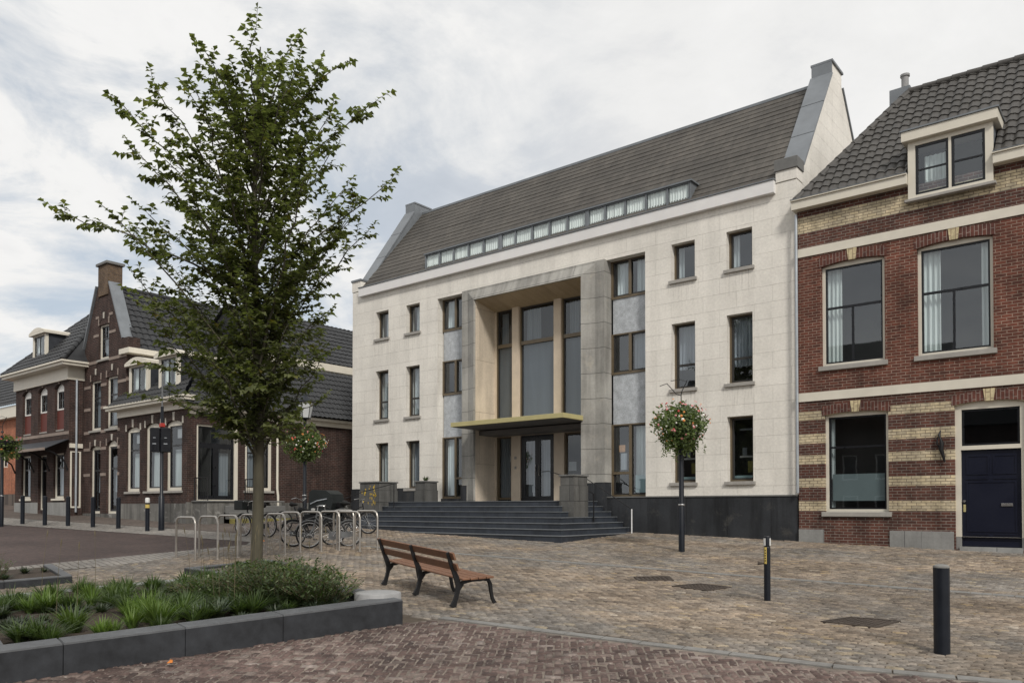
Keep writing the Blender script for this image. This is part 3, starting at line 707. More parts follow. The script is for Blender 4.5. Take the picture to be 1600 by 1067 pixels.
MB(FY(22.14)).box(dx0 - .06, dx1 + .10, -.05, .62, dz1 + .002, dz1 + .05).build('dormer_roof', 'lead', hall)
c_ = MB()
for x in (dx0 - .03, dx1 + .01): c_.add([(x, 22.14, 11.36), (x, 22.14, 12.10), (x, 22.66, 12.10), (x + .03, 22.14, 11.36), (x + .03, 22.14, 12.10), (x + .03, 22.66, 12.10)], [(0, 1, 2), (5, 4, 3), (0, 3, 4, 1), (1, 4, 5, 2), (2, 5, 3, 0)])
c_.build('dormer_cheek', 'lead', hall)
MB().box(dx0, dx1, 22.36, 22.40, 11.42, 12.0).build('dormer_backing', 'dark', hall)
# bays
def bay(a0, a1, flip):
    f = FY(HF + .28)
    j = MB(fh)
    def strip(z0, z1): j
    segs = [(8.98, 10.22, 'w'), (7.84, 8.98, 'p'), (6.52, 7.84, 'w'), (4.90, 6.52, 'p'), (2.55, 4.90, 'w')]
    for z0, z1, kd in segs:
        if kd == 'p':
            MB(f).box(a0 + .055, a1 - .055, .03, .06, z0 - .03, z1 + .03).build('spandrel_panel', 'panel', hall)
            continue
        vm = [(.5, 0, 1, .10)]; tr = []
        if z0 < 3: tr = []
        cu = [(.04, .38, 0, 1, 'curtain'), (.62, .96, 0, 1, 'curtain')] if z0 > 8 else ([(.05, .45, 0, 1, 'curtain')] if z0 < 3 and flip else [(.55, .95, 0, 1, 'greydrape' if not flip else 'curtain')])
        pn = []
        if z0 < 3:
            if flip: pn = []
            else:
                cu = [(.56, .96, .22, 1, 'curtain')]; pn = [(.60, .95, .03, .28, 'teal'), (.12, .30, .62, .72, 'amber'), (.18, .36, .36, .60, 'greydrape')]
        o = window(hall, f, a0 + .002, a1 - .002, z0, z1, d=0, fw=.07, mat='bronze', sash='bronzedark', vm=[(.5, 0, 1, .07)], cur=cu, sw=.05, panels=pn, glass='glassgrey')
        W_ = a1 - a0
        mm = MB(f); mm.box(a0 + W_ * .5 - .045, a0 + W_ * .5 + .045, -.02, .025, z0 + .07, z1 - .05)
        if z0 < 3:
            if flip: mm.box(a0 + W_ * .5 + .045, a1 - .07, -.02, .025, 3.28, 3.36)
            else: mm.box(a0 + .07, a0 + W_ * .5 - .045, -.02, .025, 3.28, 3.36)
        mm.build('mullion', 'bronze', o)
bay(-21.5, -20.1, True); bay(-13.87, -12.45, False)
j = MB()
MB(fh).box(-13.86, -12.452, -.002, .6, 1.0, 2.548).build('bay_base', 'darkplinth', hall)
MB(fh).box(-21.498, -20.1, .2, .6, 1.0, 2.548).build('bay_base', 'darkplinth', hall)
# portal surround
pf = MB()
def ring(x0, x1, zt, y): return [(x0, y, 2.40), (x0, y, zt), (x1, y, zt), (x1, y, 2.40)]
R = [ring(-20.1, -13.87, 10.235, 22.3), ring(-20.1, -13.87, 10.235, 21.86), ring(-19.80, -14.22, 10.16, 21.86), ring(-19.36, -14.66, 9.78, 21.68), ring(-19.34, -14.68, 9.77, 21.76)]
vs = [p for r_ in R for p in r_]; fs = []
for i in range(len(R) - 1):
    for q in range(3): a = i * 4 + q; fs.append((a, a + 1, a + 5, a + 4))
pf.add(vs, fs); pf.build('portal_surround', 'greystone', hall, recalc=False)
jb = MB()
for a0, a1 in ((-19.40, -19.34), (-14.68, -14.62)):
    for z0, z1 in ((2.4, 4.998), (5.0, 9.9)): MB().box(a0, a1, 21.765, 22.92, z0, z1).build('portal_jamb', 'creamjamb', hall)
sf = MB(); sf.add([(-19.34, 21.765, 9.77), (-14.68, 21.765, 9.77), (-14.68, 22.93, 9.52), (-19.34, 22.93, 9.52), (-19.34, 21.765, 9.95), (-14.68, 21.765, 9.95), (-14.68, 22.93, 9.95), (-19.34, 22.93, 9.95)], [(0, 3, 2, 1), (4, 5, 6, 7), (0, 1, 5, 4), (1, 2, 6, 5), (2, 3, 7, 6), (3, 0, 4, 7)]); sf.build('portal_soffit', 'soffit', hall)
fp = FY(22.88)
pp = MB(fp)
for a0, a1 in ((-18.45, -18.14), (-16.56, -16.25)): pp.bbox(a0, a1, -.10, .15, 5.2, 9.6, .01)
pp.box(-19.34, -19.26, -.02, .15, 5.2, 9.6); pp.box(-15.0, -14.68, -.02, .15, 5.2, 9.6)
pp.build('portal_post', 'cream', hall)
for a0, a1 in ((-19.26, -18.452), (-18.138, -16.562), (-16.248, -15.002)):
    window(hall, fp, a0, a1, 5.19, 9.55, d=.0, fw=.05, mat='bronze', sash='bronzedark', tr=[], panels=[(.0, 1.0, 0, .68, 'greyfilm')], cur=[(.1, .5, .68, .985, 'greydrape')], sw=.04, glass='glassdark', name='tall_window')
    MB(fp).box(a0 + .051, a1 - .051, -.015, .028, 8.14, 8.27).build('transom', 'bronze', hall)
lo_ = MB(fp)
lo_.box(-19.34, -14.68, -.01, .14, 4.83, 5.185); lo_.box(-19.34, -19.28, -.01, .14, 2.40, 4.828); lo_.box(-18.56, -18.14, -.01, .14, 2.40, 4.828); lo_.box(-16.62, -16.18, -.01, .14, 2.40, 4.828); lo_.box(-15.1, -14.68, -.01, .14, 2.4, 4.828)
lo_.build('entrance_lining', 'cream', hall)
for a0, a1 in ((-19.278, -18.562), (-16.178, -15.102)):
    window(hall, fp, a0, a1, 2.5, 4.826, d=.04, fw=.05, mat='bronze', sash='bronze', glass='glassdark', name='side_light', sw=.03, cur=[(.02, .98, 0, 1, 'greydrape')] if a0 < -17 else None, panels=[(.05, .38, .42, .56, 'paper')] if a0 > -17 else [(.80, .93, .60, .70, 'paper')])
dr = MB(fp); dr.plate([(-18.138, 2.44), (-16.622, 2.44), (-16.622, 4.826), (-18.138, 4.826)], [[(-18.05, 2.5), (-17.395, 2.5), (-17.395, 4.74), (-18.05, 4.74)], [(-17.365, 2.5), (-16.71, 2.5), (-16.71, 4.74), (-17.365, 4.74)]], .05, .12)
dfo = dr.build('entrance_door', 'black', hall)
for a0, a1, hx in ((-18.045, -17.40, -17.46), (-17.36, -16.715, -17.30)):
    l_ = MB(fp); l_.plate([(a0, 2.505), (a1, 2.505), (a1, 4.735), (a0, 4.735)], [[(a0 + .1, 2.62), (a1 - .1, 2.62), (a1 - .1, 4.62), (a0 + .1, 4.62)]], .055, .105); l_.build('door_leaf', 'black', dfo)
    p = MB(fp); p.add([fp.P(a, .08, z) for a, z in ((a0 + .09, 2.6), (a1 - .09, 2.6), (a1 - .09, 4.63), (a0 + .09, 4.63))], [(0, 1, 2, 3)]); p.build('pane', 'glassgrey', dfo, recalc=False)
    p = MB(fp); p.add([fp.P(a, .3, z) for a, z in ((a0 + .06, 2.6), (a1 - .06, 2.6), (a1 - .06, 4.63), (a0 + .06, 4.63))], [(0, 1, 2, 3)]); p.build('blind', 'greydrape', dfo, recalc=False)
    h_ = MB(fp); h_.tube([fp.P(hx, .02, 3.35), fp.P(hx, .02, 3.75)], .014, 8); h_.tube([fp.P(hx, .055, 3.42), fp.P(hx, .02, 3.42)], .01, 6); h_.tube([fp.P(hx, .055, 3.68), fp.P(hx, .02, 3.68)], .01, 6); h_.build('door_handle', 'chrome', dfo)
ic = MB(fp); ic.bbox(-18.40, -18.30, -.03, -.012, 3.98, 4.08, .003); ic.bbox(-18.39, -18.31, -.03, -.012, 3.62, 3.72, .003); ic.build('door_bell', 'sillstone', hall)
MB(fp).box(-19.34, -14.68, .8, .85, 2.4, 9.6).build('dark_backing', 'interior', hall)
MB().box(-19.33, -14.69, 21.95, 23.7, 4.84, 4.99).build('interior_floor', 'canopyunder', hall)
cn = MB(); cn.cm = 0; cn.bbox(-19.44, -14.57, 20.56, 21.675, 5.045, 5.20, .006); cn.box(-19.33, -14.69, 21.675, 22.86, 5.05, 5.185); cn.build('canopy', 'gold', hall)
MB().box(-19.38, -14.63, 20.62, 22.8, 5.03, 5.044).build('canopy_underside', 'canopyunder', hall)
# dark bases at portal feet
for q in ((-14.22, -13.83, 21.80, 22.2, 1.4, 3.02), (-20.12, -19.86, 21.82, 22.2, 1.4, 3.02), (-14.60, -14.222, 21.66, 22.0, 2.2, 3.0)): MB().box(*q).build('portal_base', 'darkplinth', hall)
# downpipe at the party wall
MB().tube([(-7.66, 21.82, 10.2), (-7.66, 21.82, 2.6)], .04, 10).build('downpipe', 'zinc', hall, smooth=True)

# ---------------- steps
stairs = thing('stone_staircase', 'wide dark blue stone steps rising to the hall entrance', 'steps', (-17, 19, G(-17, 19)))
zt = 2.42; rs = .168
for kx in range(7):
    x1 = -12.80 - .22 * kx; y0 = 17.95 + .3 * kx; z1 = 1.26 + (zt - 1.26) * (kx + 1) / 7; z0 = z1 - .30 if kx else .7
    x0 = -22.2 if y0 < 19.28 else -21.752
    s_ = MB(); s_.cm = 0; s_.box(x0, x1, y0, 22.0 if kx < 6 else 22.86, z0, z1 - .022); s_.cm = 1; s_.box(x0 - .0, x1 + .02, y0 - .02, 21.93 if kx < 6 else 22.9, z1 - .0215, z1)
    s_.build('step', ['step', 'nosing'], stairs)
def pedestal(name, x0, x1, y0, y1, zb, zt_, label, planter=False):
    t = thing(name, label, 'pedestal', ((x0 + x1) / 2, (y0 + y1) / 2, zb))
    MB().bbox(x0, x1, y0, y1, zb, zt_ - .33, .008).build('lower_block', 'pedestal', t)
    MB().bbox(x0 + .02, x1 - .02, y0 + .02, y1 - .02, zt_ - .328, zt_ - .052, .008).build('upper_block', 'pedestal', t)
    MB().bbox(x0 - .015, x1 + .015, y0 - .015, y1 + .015, zt_ - .05, zt_, .008).build('cap', 'pedcap', t)
    return t
pedestal('stone_pedestal', -14.0, -13.48, 19.55, 20.32, 1.5, 3.19, 'grey stone pedestal standing on the right side of the hall steps, bare on top')
pedestal('stone_pedestal', -20.52, -20.0, 19.85, 20.5, 2.0, 3.15, 'grey stone pedestal on the landing with a small green plant on its top')
pdl = pedestal('stone_pedestal', -22.85, -21.76, 19.3, 20.2, 1.2, 3.15, 'widest grey stone pedestal, flecked with yellow, left of the hall steps')
mk = MB()
for i in range(26):
    cx = random.choice([-22.6, -22.3, -22.05, -21.9]) + random.uniform(-.12, .12); cz = random.choice([3.0, 2.85, 2.6, 2.7, 2.35]) + random.uniform(-.07, .07)
    w_ = random.uniform(.015, .05); h_ = random.uniform(.03, .09); r = [(cx + w_ * cos(t) * random.uniform(.5, 1.2), cz + h_ * sin(t) * random.uniform(.5, 1.2)) for t in [i * pi / 4 for i in range(8)]]
    mk.add([(a, 19.3 - (.003 if b < 2.82 else -.017), b) for a, b in r], [tuple(range(8))])
mk.build('yellow_marks', 'goldmark', pdl, recalc=False)
lb = MB(); lb.box(-22.9, -20.6, 21.5, 21.9, 2.0, 2.98)
def rail(pts, label, pm='iron'):
    t = thing('handrail', label, 'handrail', (pts[0][0], pts[0][1], G(pts[0][0], pts[0][1])))
    MB().tube(pts[1:], .013, 8).build('rail', 'iron', t, smooth=True)
    MB().tube([pts[0], pts[1]], .020, 8).build('post', pm, t, smooth=True)
    q = pts[-1]; MB().tube([q, (q[0], q[1], q[2] - .85)], .016, 8).build('post', 'iron', t, smooth=True)
rail([(-12.72, 21.6, 1.3), (-12.72, 21.6, 2.16), (-13.1, 21.5, 2.42), (-14.3, 21.2, 3.22)], 'thin steel handrail with a pale foot post by the dark plinth right of the steps', 'paper')
rail([(-13.40, 20.5, 1.7), (-13.40, 20.5, 2.62), (-14.9, 20.9, 3.25), (-15.6, 21.2, 3.40), (-16.2, 21.3, 3.40)], 'steel handrail passing the bare stone pedestal towards the glass doors')
rail([(-22.75, 18.0, 1.5), (-22.75, 18.0, 2.35), (-21.9, 18.6, 2.75), (-20.9, 19.22, 3.05)], 'steel handrail climbing past the yellow flecked pedestal')

# ================================================================== BRICK HOUSE (right)
BF = 21.9; fb = FY(BF)
bh = thing('brick_house', 'red brown brick house with yellow brick stripes, white bands and a navy door', 'house', (-3.5, 21.9, G(-3.5, 21.9)))
BL, BR = -7.655, 1.2
W2 = [(-7.02, -5.43, 5.98, 8.66, .08), (-4.67, -3.02, 5.98, 8.68, .08), (-1.6, .05, 5.98, 8.68, .08)]
W1 = [(-6.96, -5.37, 2.09, 4.66, .07)]
DD = (-3.87, -2.38, 1.2, 4.68, .08)
W1b = [(-1.5, .1, 2.09, 4.66, .07)]
holes = [opening(*q) for q in W2 + W1 + W1b] + [opening(*DD)]
MB(fb).plate([(BL, .7), (BR, .7), (BR, 10.3), (BL, 10.3)], holes, 0, .3).build('front_wall', 'brick', bh)
for i, q in enumerate(W2):
    cu = [(0, .26, 0, 1, 'curtain')] if i == 0 else [(0, .27, 0, 1, 'curtain'), (.86, 1, 0, 1, 'curtain')]
    window(bh, fb, q[0], q[1], q[2], q[3], q[4], d=.10, fw=.075, mat='creampaint', sash='black', tr=[(.58, .06)], vm=[(.48, 0, .58, .05)], cur=cu, sill='sillstone', sillz=.12)
for q in W1 + W1b:
    window(bh, fb, q[0], q[1], q[2], q[3], q[4], d=.10, fw=.075, mat='creampaint', sash='black', tr=[(.67, .05)], cur=[(0, .08, 0, 1, 'curtain')], sill='sillstone', sillz=.12, panels=[(.05, .97, .09, .38, 'frost')], glass='glassdark')
# door
d0, d1, dz0_, dz1_, dr_ = DD
dm = MB(fb); dm.plate(opening(d0, d1, dz0_ + .3, dz1_, dr_), [[(d0 + .12, dz0_ + .3 + 1e-3), (d1 - .12, dz0_ + .3 + 1e-3), (d1 - .12, 3.60), (d0 + .12, 3.60)], [(d0 + .14, 3.70), (d1 - .14, 3.70), (d1 - .14, 4.58), (d0 + .14, 4.58)]], .08, .2)
do = dm.build('door_frame', 'creampaint', bh)
MB(fb).box(d0 + .005, d0 + .12, .075, .2, .9, dz0_ + .298).build('frame_foot', 'plinthstone', do); MB(fb).box(d1 - .12, d1 - .005, .075, .2, .9, dz0_ + .298).build('frame_foot', 'plinthstone', do)
lf = MB(fb); a0, a1 = d0 + .122, d1 - .122; lf.box(a0, a1, .15, .19, 1.27, 3.595)
pcs = [(a0 + .1, (a0 + a1) / 2 - .04, 3.0, 3.47), ((a0 + a1) / 2 + .04, a1 - .1, 3.0, 3.47), (a0 + .1, a1 - .1, 1.62, 2.84)]
for p0, p1, q0, q1 in pcs:
    lf.plate([(p0, q0), (p1, q0), (p1, q1), (p0, q1)], [[(p0 + .035, q0 + .035), (p1 - .035, q0 + .035), (p1 - .035, q1 - .035), (p0 + .035, q1 - .035)]], .135, .151)
for p0, p1 in ((a0 + .1, (a0 + a1) / 2 - .06), ((a0 + a1) / 2 + .06, a1 - .1)):
    lf.box(p0, p1, .132, .151, 2.885, 2.91); lf.box(p0, p1, .132, .151, 1.555, 1.58)
lf.box(a0, a1, .12, .151, 1.27, 1.40)
lfo = lf.build('door', 'navy', bh)
MB(fb).bbox(a1 - .42, a1 - .18, .125, .152, 2.24, 2.31, .004).build('letter_slot', 'chrome', lfo)
MB(fb).tube([fb.P(a0 + .06, .10, 2.36), fb.P(a0 + .06, .15, 2.36)], .03, 12).build('door_knob', 'chrome', lfo, smooth=True)
MB(fb).bbox(a0 + .035, a0 + .085, .135, .152, 2.10, 2.28, .004).build('lock_plate', 'gold', lfo)
tp = MB(fb); tp.plate([(d0 + .142, 3.702), (d1 - .142, 3.702), (d1 - .142, 4.578), (d0 + .142, 4.578)], [[(d0 + .19, 3.75), (d1 - .19, 3.75), (d1 - .19, 4.53), (d0 + .19, 4.53)]], .11, .15)
tw_ = tp.build('fanlight', 'black', bh); p = MB(fb); p.add([fb.P(a, .13, z) for a, z in ((d0 + .17, 3.73), (d1 - .17, 3.73), (d1 - .17, 4.55), (d0 + .17, 4.55))], [(0, 1, 2, 3)]); p.build('pane', 'glassdark', tw_, recalc=False)
MB(fb).box(d0, d1, .9, .95, 1.2, 4.7).build('dark_backing', 'dark', bh)
MB(fb).box(a0 - .03, a1 + .03, -.02, .2, .9, 1.262).build('door_step', 'plinthstone', bh)
bdm = MB(fb); bdm.box(BL, BR, -.035, -.001, 9.03, 9.26); bdm.build('upper_band', 'creampaint', bh)
bdm = MB(fb); bdm.box(BL, BR, -.035, -.001, 5.08, 5.31); bdm.build('lower_band', 'creampaint', bh)
for a0, a1 in ((BL, -6.99), (-5.35, -4.62), (-4.615, -3.90), (-2.35, -1.6)): MB(fb).bbox(a0, a1, -.03, -.001, .9, 1.62, .004).build('plinth_stone', 'plinthstone', bh)
def lintel(par, fr, a0, a1, z1, rise, h=.24, key=True, km='keystone', am='soldier', kw=.11):
    n = 10; e = .06
    lo2 = [(a0 - e + (a1 - a0 + 2 * e) * i / n, z1 + .004 + rise * (1 - (2 * i / n - 1) ** 2)) for i in range(n + 1)]
    hi2 = [(a, z + h) for a, z in reversed(lo2)]
    o = MB(fr).plate(lo2 + hi2, [], -.012, .004).build('arch', am, par)
    if key:
        c_ = (a0 + a1) / 2; zb = z1 + rise - .015
        MB(fr).plate([(c_ - kw * .8, zb), (c_ + kw * .8, zb), (c_ + kw * 1.15, zb + h + .05), (c_ - kw * 1.15, zb + h + .05)], [], -.03, .003).build('keystone', km, o)
for q in W2 + W1 + W1b: lintel(bh, fb, q[0], q[1], q[3], q[4], .26 if q[3] > 6 else .24)
lintel(bh, fb, DD[0], DD[1], DD[3], DD[4], .24)
# cornice in two lengths, dormer between
cb = MB(fb)
for a0, a1 in ((BL - .08, -4.84), (-2.97, BR)):
    cb.bbox(a0, a1, -.24, .1, 10.30, 10.53, .008); cb.box(a0 - .02, a1 + .0, -.28, .1, 10.532, 10.565)
cb.build('cornice', 'creampaint', bh)
MB(fb).box(BL - .10, -4.84, -.29, .1, 10.567, 10.585).build('gutter_edge', 'lead', bh)
MB(fb).box(-2.97, BR, -.29, .1, 10.567, 10.585).build('gutter_edge', 'lead', bh)
dfr = MB(fb); fd = -.13
dfr.plate([(-4.83, 9.92), (-2.98, 9.92), (-2.98, 11.35), (-4.83, 11.35)], [[(-4.66, 10.0), (-3.92, 10.0), (-3.92, 11.24), (-4.66, 11.24)], [(-3.86, 10.0), (-3.14, 10.0), (-3.14, 11.24), (-3.86, 11.24)]], fd, fd + .12)
dmo = dfr.build('dormer', 'creampaint', bh)
for a0, a1 in ((-4.659, -3.921), (-3.859, -3.141)):
    sm = MB(fb); sm.plate([(a0, 10.001), (a1, 10.001), (a1, 11.239), (a0, 11.239)], [[(a0 + .06, 10.06), (a1 - .06, 10.06), (a1 - .06, 11.18), (a0 + .06, 11.18)]], fd + .03, fd + .07); sm.box(a0 + .06, a1 - .06, fd + .03, fd + .07, 10.60, 10.64); sm.build('sash', 'black', dmo)
    p = MB(fb); p.add([fb.P(a, fd + .05, z) for a, z in ((a0 + .05, 10.05), (a1 - .05, 10.05), (a1 - .05, 11.19), (a0 + .05, 11.19))], [(0, 1, 2, 3)]); p.build('pane', 'glass', dmo, recalc=False)
curtain_mb(fb, -4.5, -4.0, fd + .25, 10.05, 11.0, seed=5).build('curtain', 'curtain', dmo, recalc=False)
MB(fb).box(-4.8, -3.0, fd + .75, fd + .8, 9.9, 11.3).build('dark_backing', 'dark', dmo)
MB(fb).bbox(-4.90, -2.92, fd - .06, fd + .1, 9.85, 9.918, .006).build('window_sill', 'sillstone', dmo)
MB(fb).bbox(-4.95, -2.86, fd - .14, .95, 11.352, 11.60, .01).build('dormer_cornice', 'creampaint', dmo)
MB(fb).box(-4.98, -2.83, fd - .17, 1.0, 11.602, 11.64).build('dormer_roof', 'lead', dmo)
ck = MB(fb)
for a0 in (-4.825, -3.015): ck.plate([(0, 0), (0, 1)], [], 0, 0) if False else ck.add([fb.P(a0 + s_, d_, z) for s_ in (0, .03) for d_, z in ((fd + .12, 10.2), (fd + .12, 11.35), (.72, 11.35), (.0, 10.4))], [(0, 1, 2, 3), (7, 6, 5, 4), (0, 4, 5, 1), (1, 5, 6, 2), (2, 6, 7, 3), (3, 7, 4, 0)])
ck.build('dormer_cheek', 'lead', dmo)
e0 = Vector((-7.70, 21.72, 10.56)); top = Vector((-5.48, 24.9, 14.10)); sv = Vector((0, 3.18, 3.54)).normalized()
hipd = (top - e0).normalized()
nrm_front = Vector((1, 0, 0)).cross(sv); hip_out = hipd.cross(nrm_front);
if hip_out.x > 0: hip_out = -hip_out
rt = tiles(e0, (1, 0, 0), sv, 8.95, (top - e0).dot(sv) if False else 4.76, .235, .33, .022, .030, clips=[(e0, hip_out)], su=8)
keep = [i for i, f_ in enumerate(rt.f) if not (-4.86 < sum(rt.v[q][0] for q in f_) / len(f_) < -2.95 and sum(rt.v[q][1] for q in f_) / len(f_) < 22.62)]
rt.f = [rt.f[i] for i in keep]; rt.mi = [0] * len(keep)
rt.build('roof', 'tile', bh, recalc=False, smooth=True)
sd = MB(); sd.add([e0 + Vector((0, .02, -.02)), top + Vector((0, 0, -.02)), (-7.70, 28.1, 10.5)], [(0, 1, 2)]); sd.add([top + Vector((0, .02, .01)), (BR, 24.93, 14.10), (BR, 28.1, 10.5), (-7.7, 28.1, 10.5)], [(0, 1, 2, 3)]); sd.build('rear_roof', 'tile', bh, recalc=False)
cps = MB(); ridge_caps(cps, e0 + Vector((.05, .05, .02)), top + Vector((0, 0, .03)), .11); ridge_caps(cps, top + Vector((0, 0, .04)), (BR, 24.9, 14.14), .11); cps.build('ridge_tiles', 'tile', bh, smooth=True)
ch = MB(); ch.bbox(-6.0, -5.45, 24.9, 25.4, 13.3, 14.35, .01); co = ch.build('chimney', 'lead', bh); MB().lathe((-5.6, 25.0, 14.35), [(.10, 0), (.10, .30), (.13, .31), (.13, .37), (.07, .38)], 12).build('chimney_pot', 'concrete', co, smooth=True)
sw_ = MB(); sw_.box(BL, BL + .25, BF + .3, 28.1, .7, 10.5); sw_.box(BR - .25, BR, BF + .3, 28.1, .7, 10.5); sw_.box(BL, BR, 27.85, 28.1, .7, 10.5); sw_.build('side_wall', 'brick', bh)
gb = MB(); gb.add([(BR, BF, 10.3), (BR, 28.1, 10.3), (BR, 24.9, 14.05)], [(0, 1, 2)]); gb.build('side_gable', 'brick', bh, recalc=False)
# bird shaped iron ornament
orn = thing('wall_ornament', 'small black iron hook ornament on the striped brick between window and navy door', 'ornament', (-4.16, 21.87, 3.55))
om = MB(); om.tube([(-4.16, 21.84, 4.10), (-4.19, 21.82, 3.98), (-4.16, 21.80, 3.9), (-4.13, 21.81, 3.78), (-4.15, 21.82, 3.64), (-4.10, 21.83, 3.45), (-4.08, 21.85, 3.32)], [.012, .035, .02, .05, .055, .035, .02], 8); om.tube([(-4.22, 21.84, 3.95), (-4.24, 21.82, 3.80), (-4.19, 21.83, 3.66)], [.012, .022, .012], 8); om.build('hook', 'iron', orn, smooth=True); MB().tube([(-4.16, 21.899, 3.7), (-4.15, 21.82, 3.7)], .018, 8).build('bracket', 'iron', orn)

# ================================================================== LEFT ROW
# ---- corner house
ch_ = thing('corner_house', 'low dark brick corner house with two roof dormers and a black shop door', 'house', (-31, 18, G(-31, 18)))
fA = FY(16.0); fB_ = FX(-29.0)
WA = [(-33.93, -32.78, 2.87, 5.44, .14), (-32.29, -31.10, 2.87, 5.50, .14), (-30.62, -29.40, 2.87, 5.50, .14)]
MB(fA).plate([(-34.55, 1.3), (-29.0, 1.3), (-29.0, 6.15), (-34.55, 6.15)], [opening(*q) for q in WA], 0, .3).build('front_wall', 'brick2', ch_)
for i, q in enumerate(WA):
    window(ch_, fA, *q[:4], rise=q[4], d=.08, fw=.13, mat='creampaint', sash='black', tr=[(.68, .07)], cur=[(.1, .95, 0, .62, 'curtain')], sill='sillstone', glass='glassdark', sw=.05, panels=[(.45, .85, .80, .95, 'paper')])
    lintel(ch_, fA, q[0], q[1], q[3], q[4], .28, km='whitestone', am='brick2b', kw=.07)
for q in WA:
    for a in (q[0] - .07, q[1] + .02): MB(fA).box(a, a + .09, -.02, -.001, q[3] - .02, q[3] + .26).build('accent_stone', 'whitestone', ch_)
MB(fA).box(-34.55, -29.0, -.05, -.001, 1.3, 2.37).build('plinth', 'oldplinth', ch_)
MB(fB_).box(15.95, 27, -.05, -.001, 1.3, 2.42).build('plinth', 'oldplinth', ch_)
SD = (16.38, 18.20, 2.47, 5.45); SW = (18.50, 19.78, 2.90, 5.20)
MB(fB_).plate([(16.301, 1.3), (27, 1.3), (27, 6.1), (16.301, 6.1)], [[(SD[0], SD[2]), (SD[1], SD[2]), (SD[1], SD[3]), (SD[0], SD[3])], [(SW[0], SW[2]), (SW[1], SW[2]), (SW[1], SW[3]), (SW[0], SW[3])]], 0, .3).build('side_wall', 'brick2', ch_)
window(ch_, fB_, SW[0], SW[1], SW[2], SW[3], d=.08, fw=.13, mat='creampaint', sash='black', tr=[(.68, .07)], cur=[(.1, .4, 0, .9, 'greydrape')], sill='sillstone', glass='glassdark')
dd = MB(fB_); dd.plate([(SD[0], SD[2]), (SD[1], SD[2]), (SD[1], SD[3]), (SD[0], SD[3])], [[(SD[0] + .09, SD[2] + .05), (SD[1] - .16, SD[2] + .05), (SD[1] - .16, SD[3] - .06), (SD[0] + .09, SD[3] - .06)]], .05, .2)
ddo = dd.build('door_frame', 'creampaint', ch_); a0, a1 = SD[0] + .092, SD[1] - .162
lf = MB(fB_); lf.plate([(a0, 2.525), (a1, 2.525), (a1, 5.385), (a0, 5.385)], [[(a0 + .08, 2.68), ((a0 + a1) / 2 - .12, 2.68), ((a0 + a1) / 2 - .12, 4.55), (a0 + .08, 4.55)], [((a0 + a1) / 2 + .12, 2.68), (a1 - .08, 2.68), (a1 - .08, 4.55), ((a0 + a1) / 2 + .12, 4.55)], [(a0 + .07, 4.75), (a1 - .07, 4.75), (a1 - .07, 5.32), (a0 + .07, 5.32)]], .10, .16)
lf.build('shop_door', 'black', ddo)
p = MB(fB_); p.add([fB_.P(a, .13, z) for a, z in ((a0 + .05, 2.6), (a1 - .05, 2.6), (a1 - .05, 5.35), (a0 + .05, 5.35))], [(0, 1, 2, 3)]); p.build('pane', 'glassdark', ddo, recalc=False)
MB(fB_).box(16.35, 18.25, .9, .95, 2.4, 5.5).build('dark_backing', 'dark', ddo)
MB(fB_).box(a0 + .95, a1 - .1, .35, .38, 2.6, 4.4).build('inner_door', 'greydrape', ddo)
# cornice front + side
cz = MB(fA); cz.box(-34.6, -28.9, -.10, .05, 6.02, 6.30); cz.bbox(-35.0, -28.55, -.42, .05, 6.302, 6.42, .01); cz.box(-35.05, -28.50, -.48, .05, 6.422, 6.50); cz.build('cornice', 'creampaint', ch_)
cz = MB(fB_); cz.box(16.06, 27, -.10, .05, 5.82, 6.02); cz.bbox(16.06, 27, -.30, .05, 6.022, 6.14, .01); cz.build('side_cornice', 'creampaint', ch_)
MB().tube([(-28.92, 19.98, 5.9), (-28.92, 19.98, 3.0), (-28.86, 19.98, 2.7), (-28.86, 19.98, 1.75)], .05, 8).build('downpipe', 'creampaint', ch_, smooth=True)
# roofs: front mansard slope and side slope
v_ = Vector((0, 2.0, 2.1)).normalized()
hn = Vector((1, 1, 0))
f1 = tiles((-34.6, 15.55, 6.45), (1, 0, 0), v_, 6.1, 2.9, .25, .34, .022, .03, clips=[((-28.5, 15.55, 6.4), Vector((1, 1, 0)).normalized())], su=6); f1.build('roof', 'tile2', ch_, recalc=False, smooth=True)
f2_ = tiles((-28.55, 15.55, 6.15), (0, 1, 0), Vector((-2.1, 0, 2.35)).normalized(), 12, 3.3, .25, .34, .022, .03, clips=[((-28.5, 15.55, 6.4), Vector((-1, -1, 0)).normalized())], su=6); f2_.build('side_roof', 'tile2', ch_, recalc=False, smooth=True)
MB().box(-35, -30.6, 17.5, 27, 8.2, 8.4).build('flat_roof', 'lead', ch_)
mbk = MB(); mbk.box(-34.9, -34.6, 17, 27, 1.3, 8.3); mbk.box(-34.6, -29.4, 26.7, 27, 1.3, 8.3); mbk.build('rear_wall', 'brick2b', ch_)
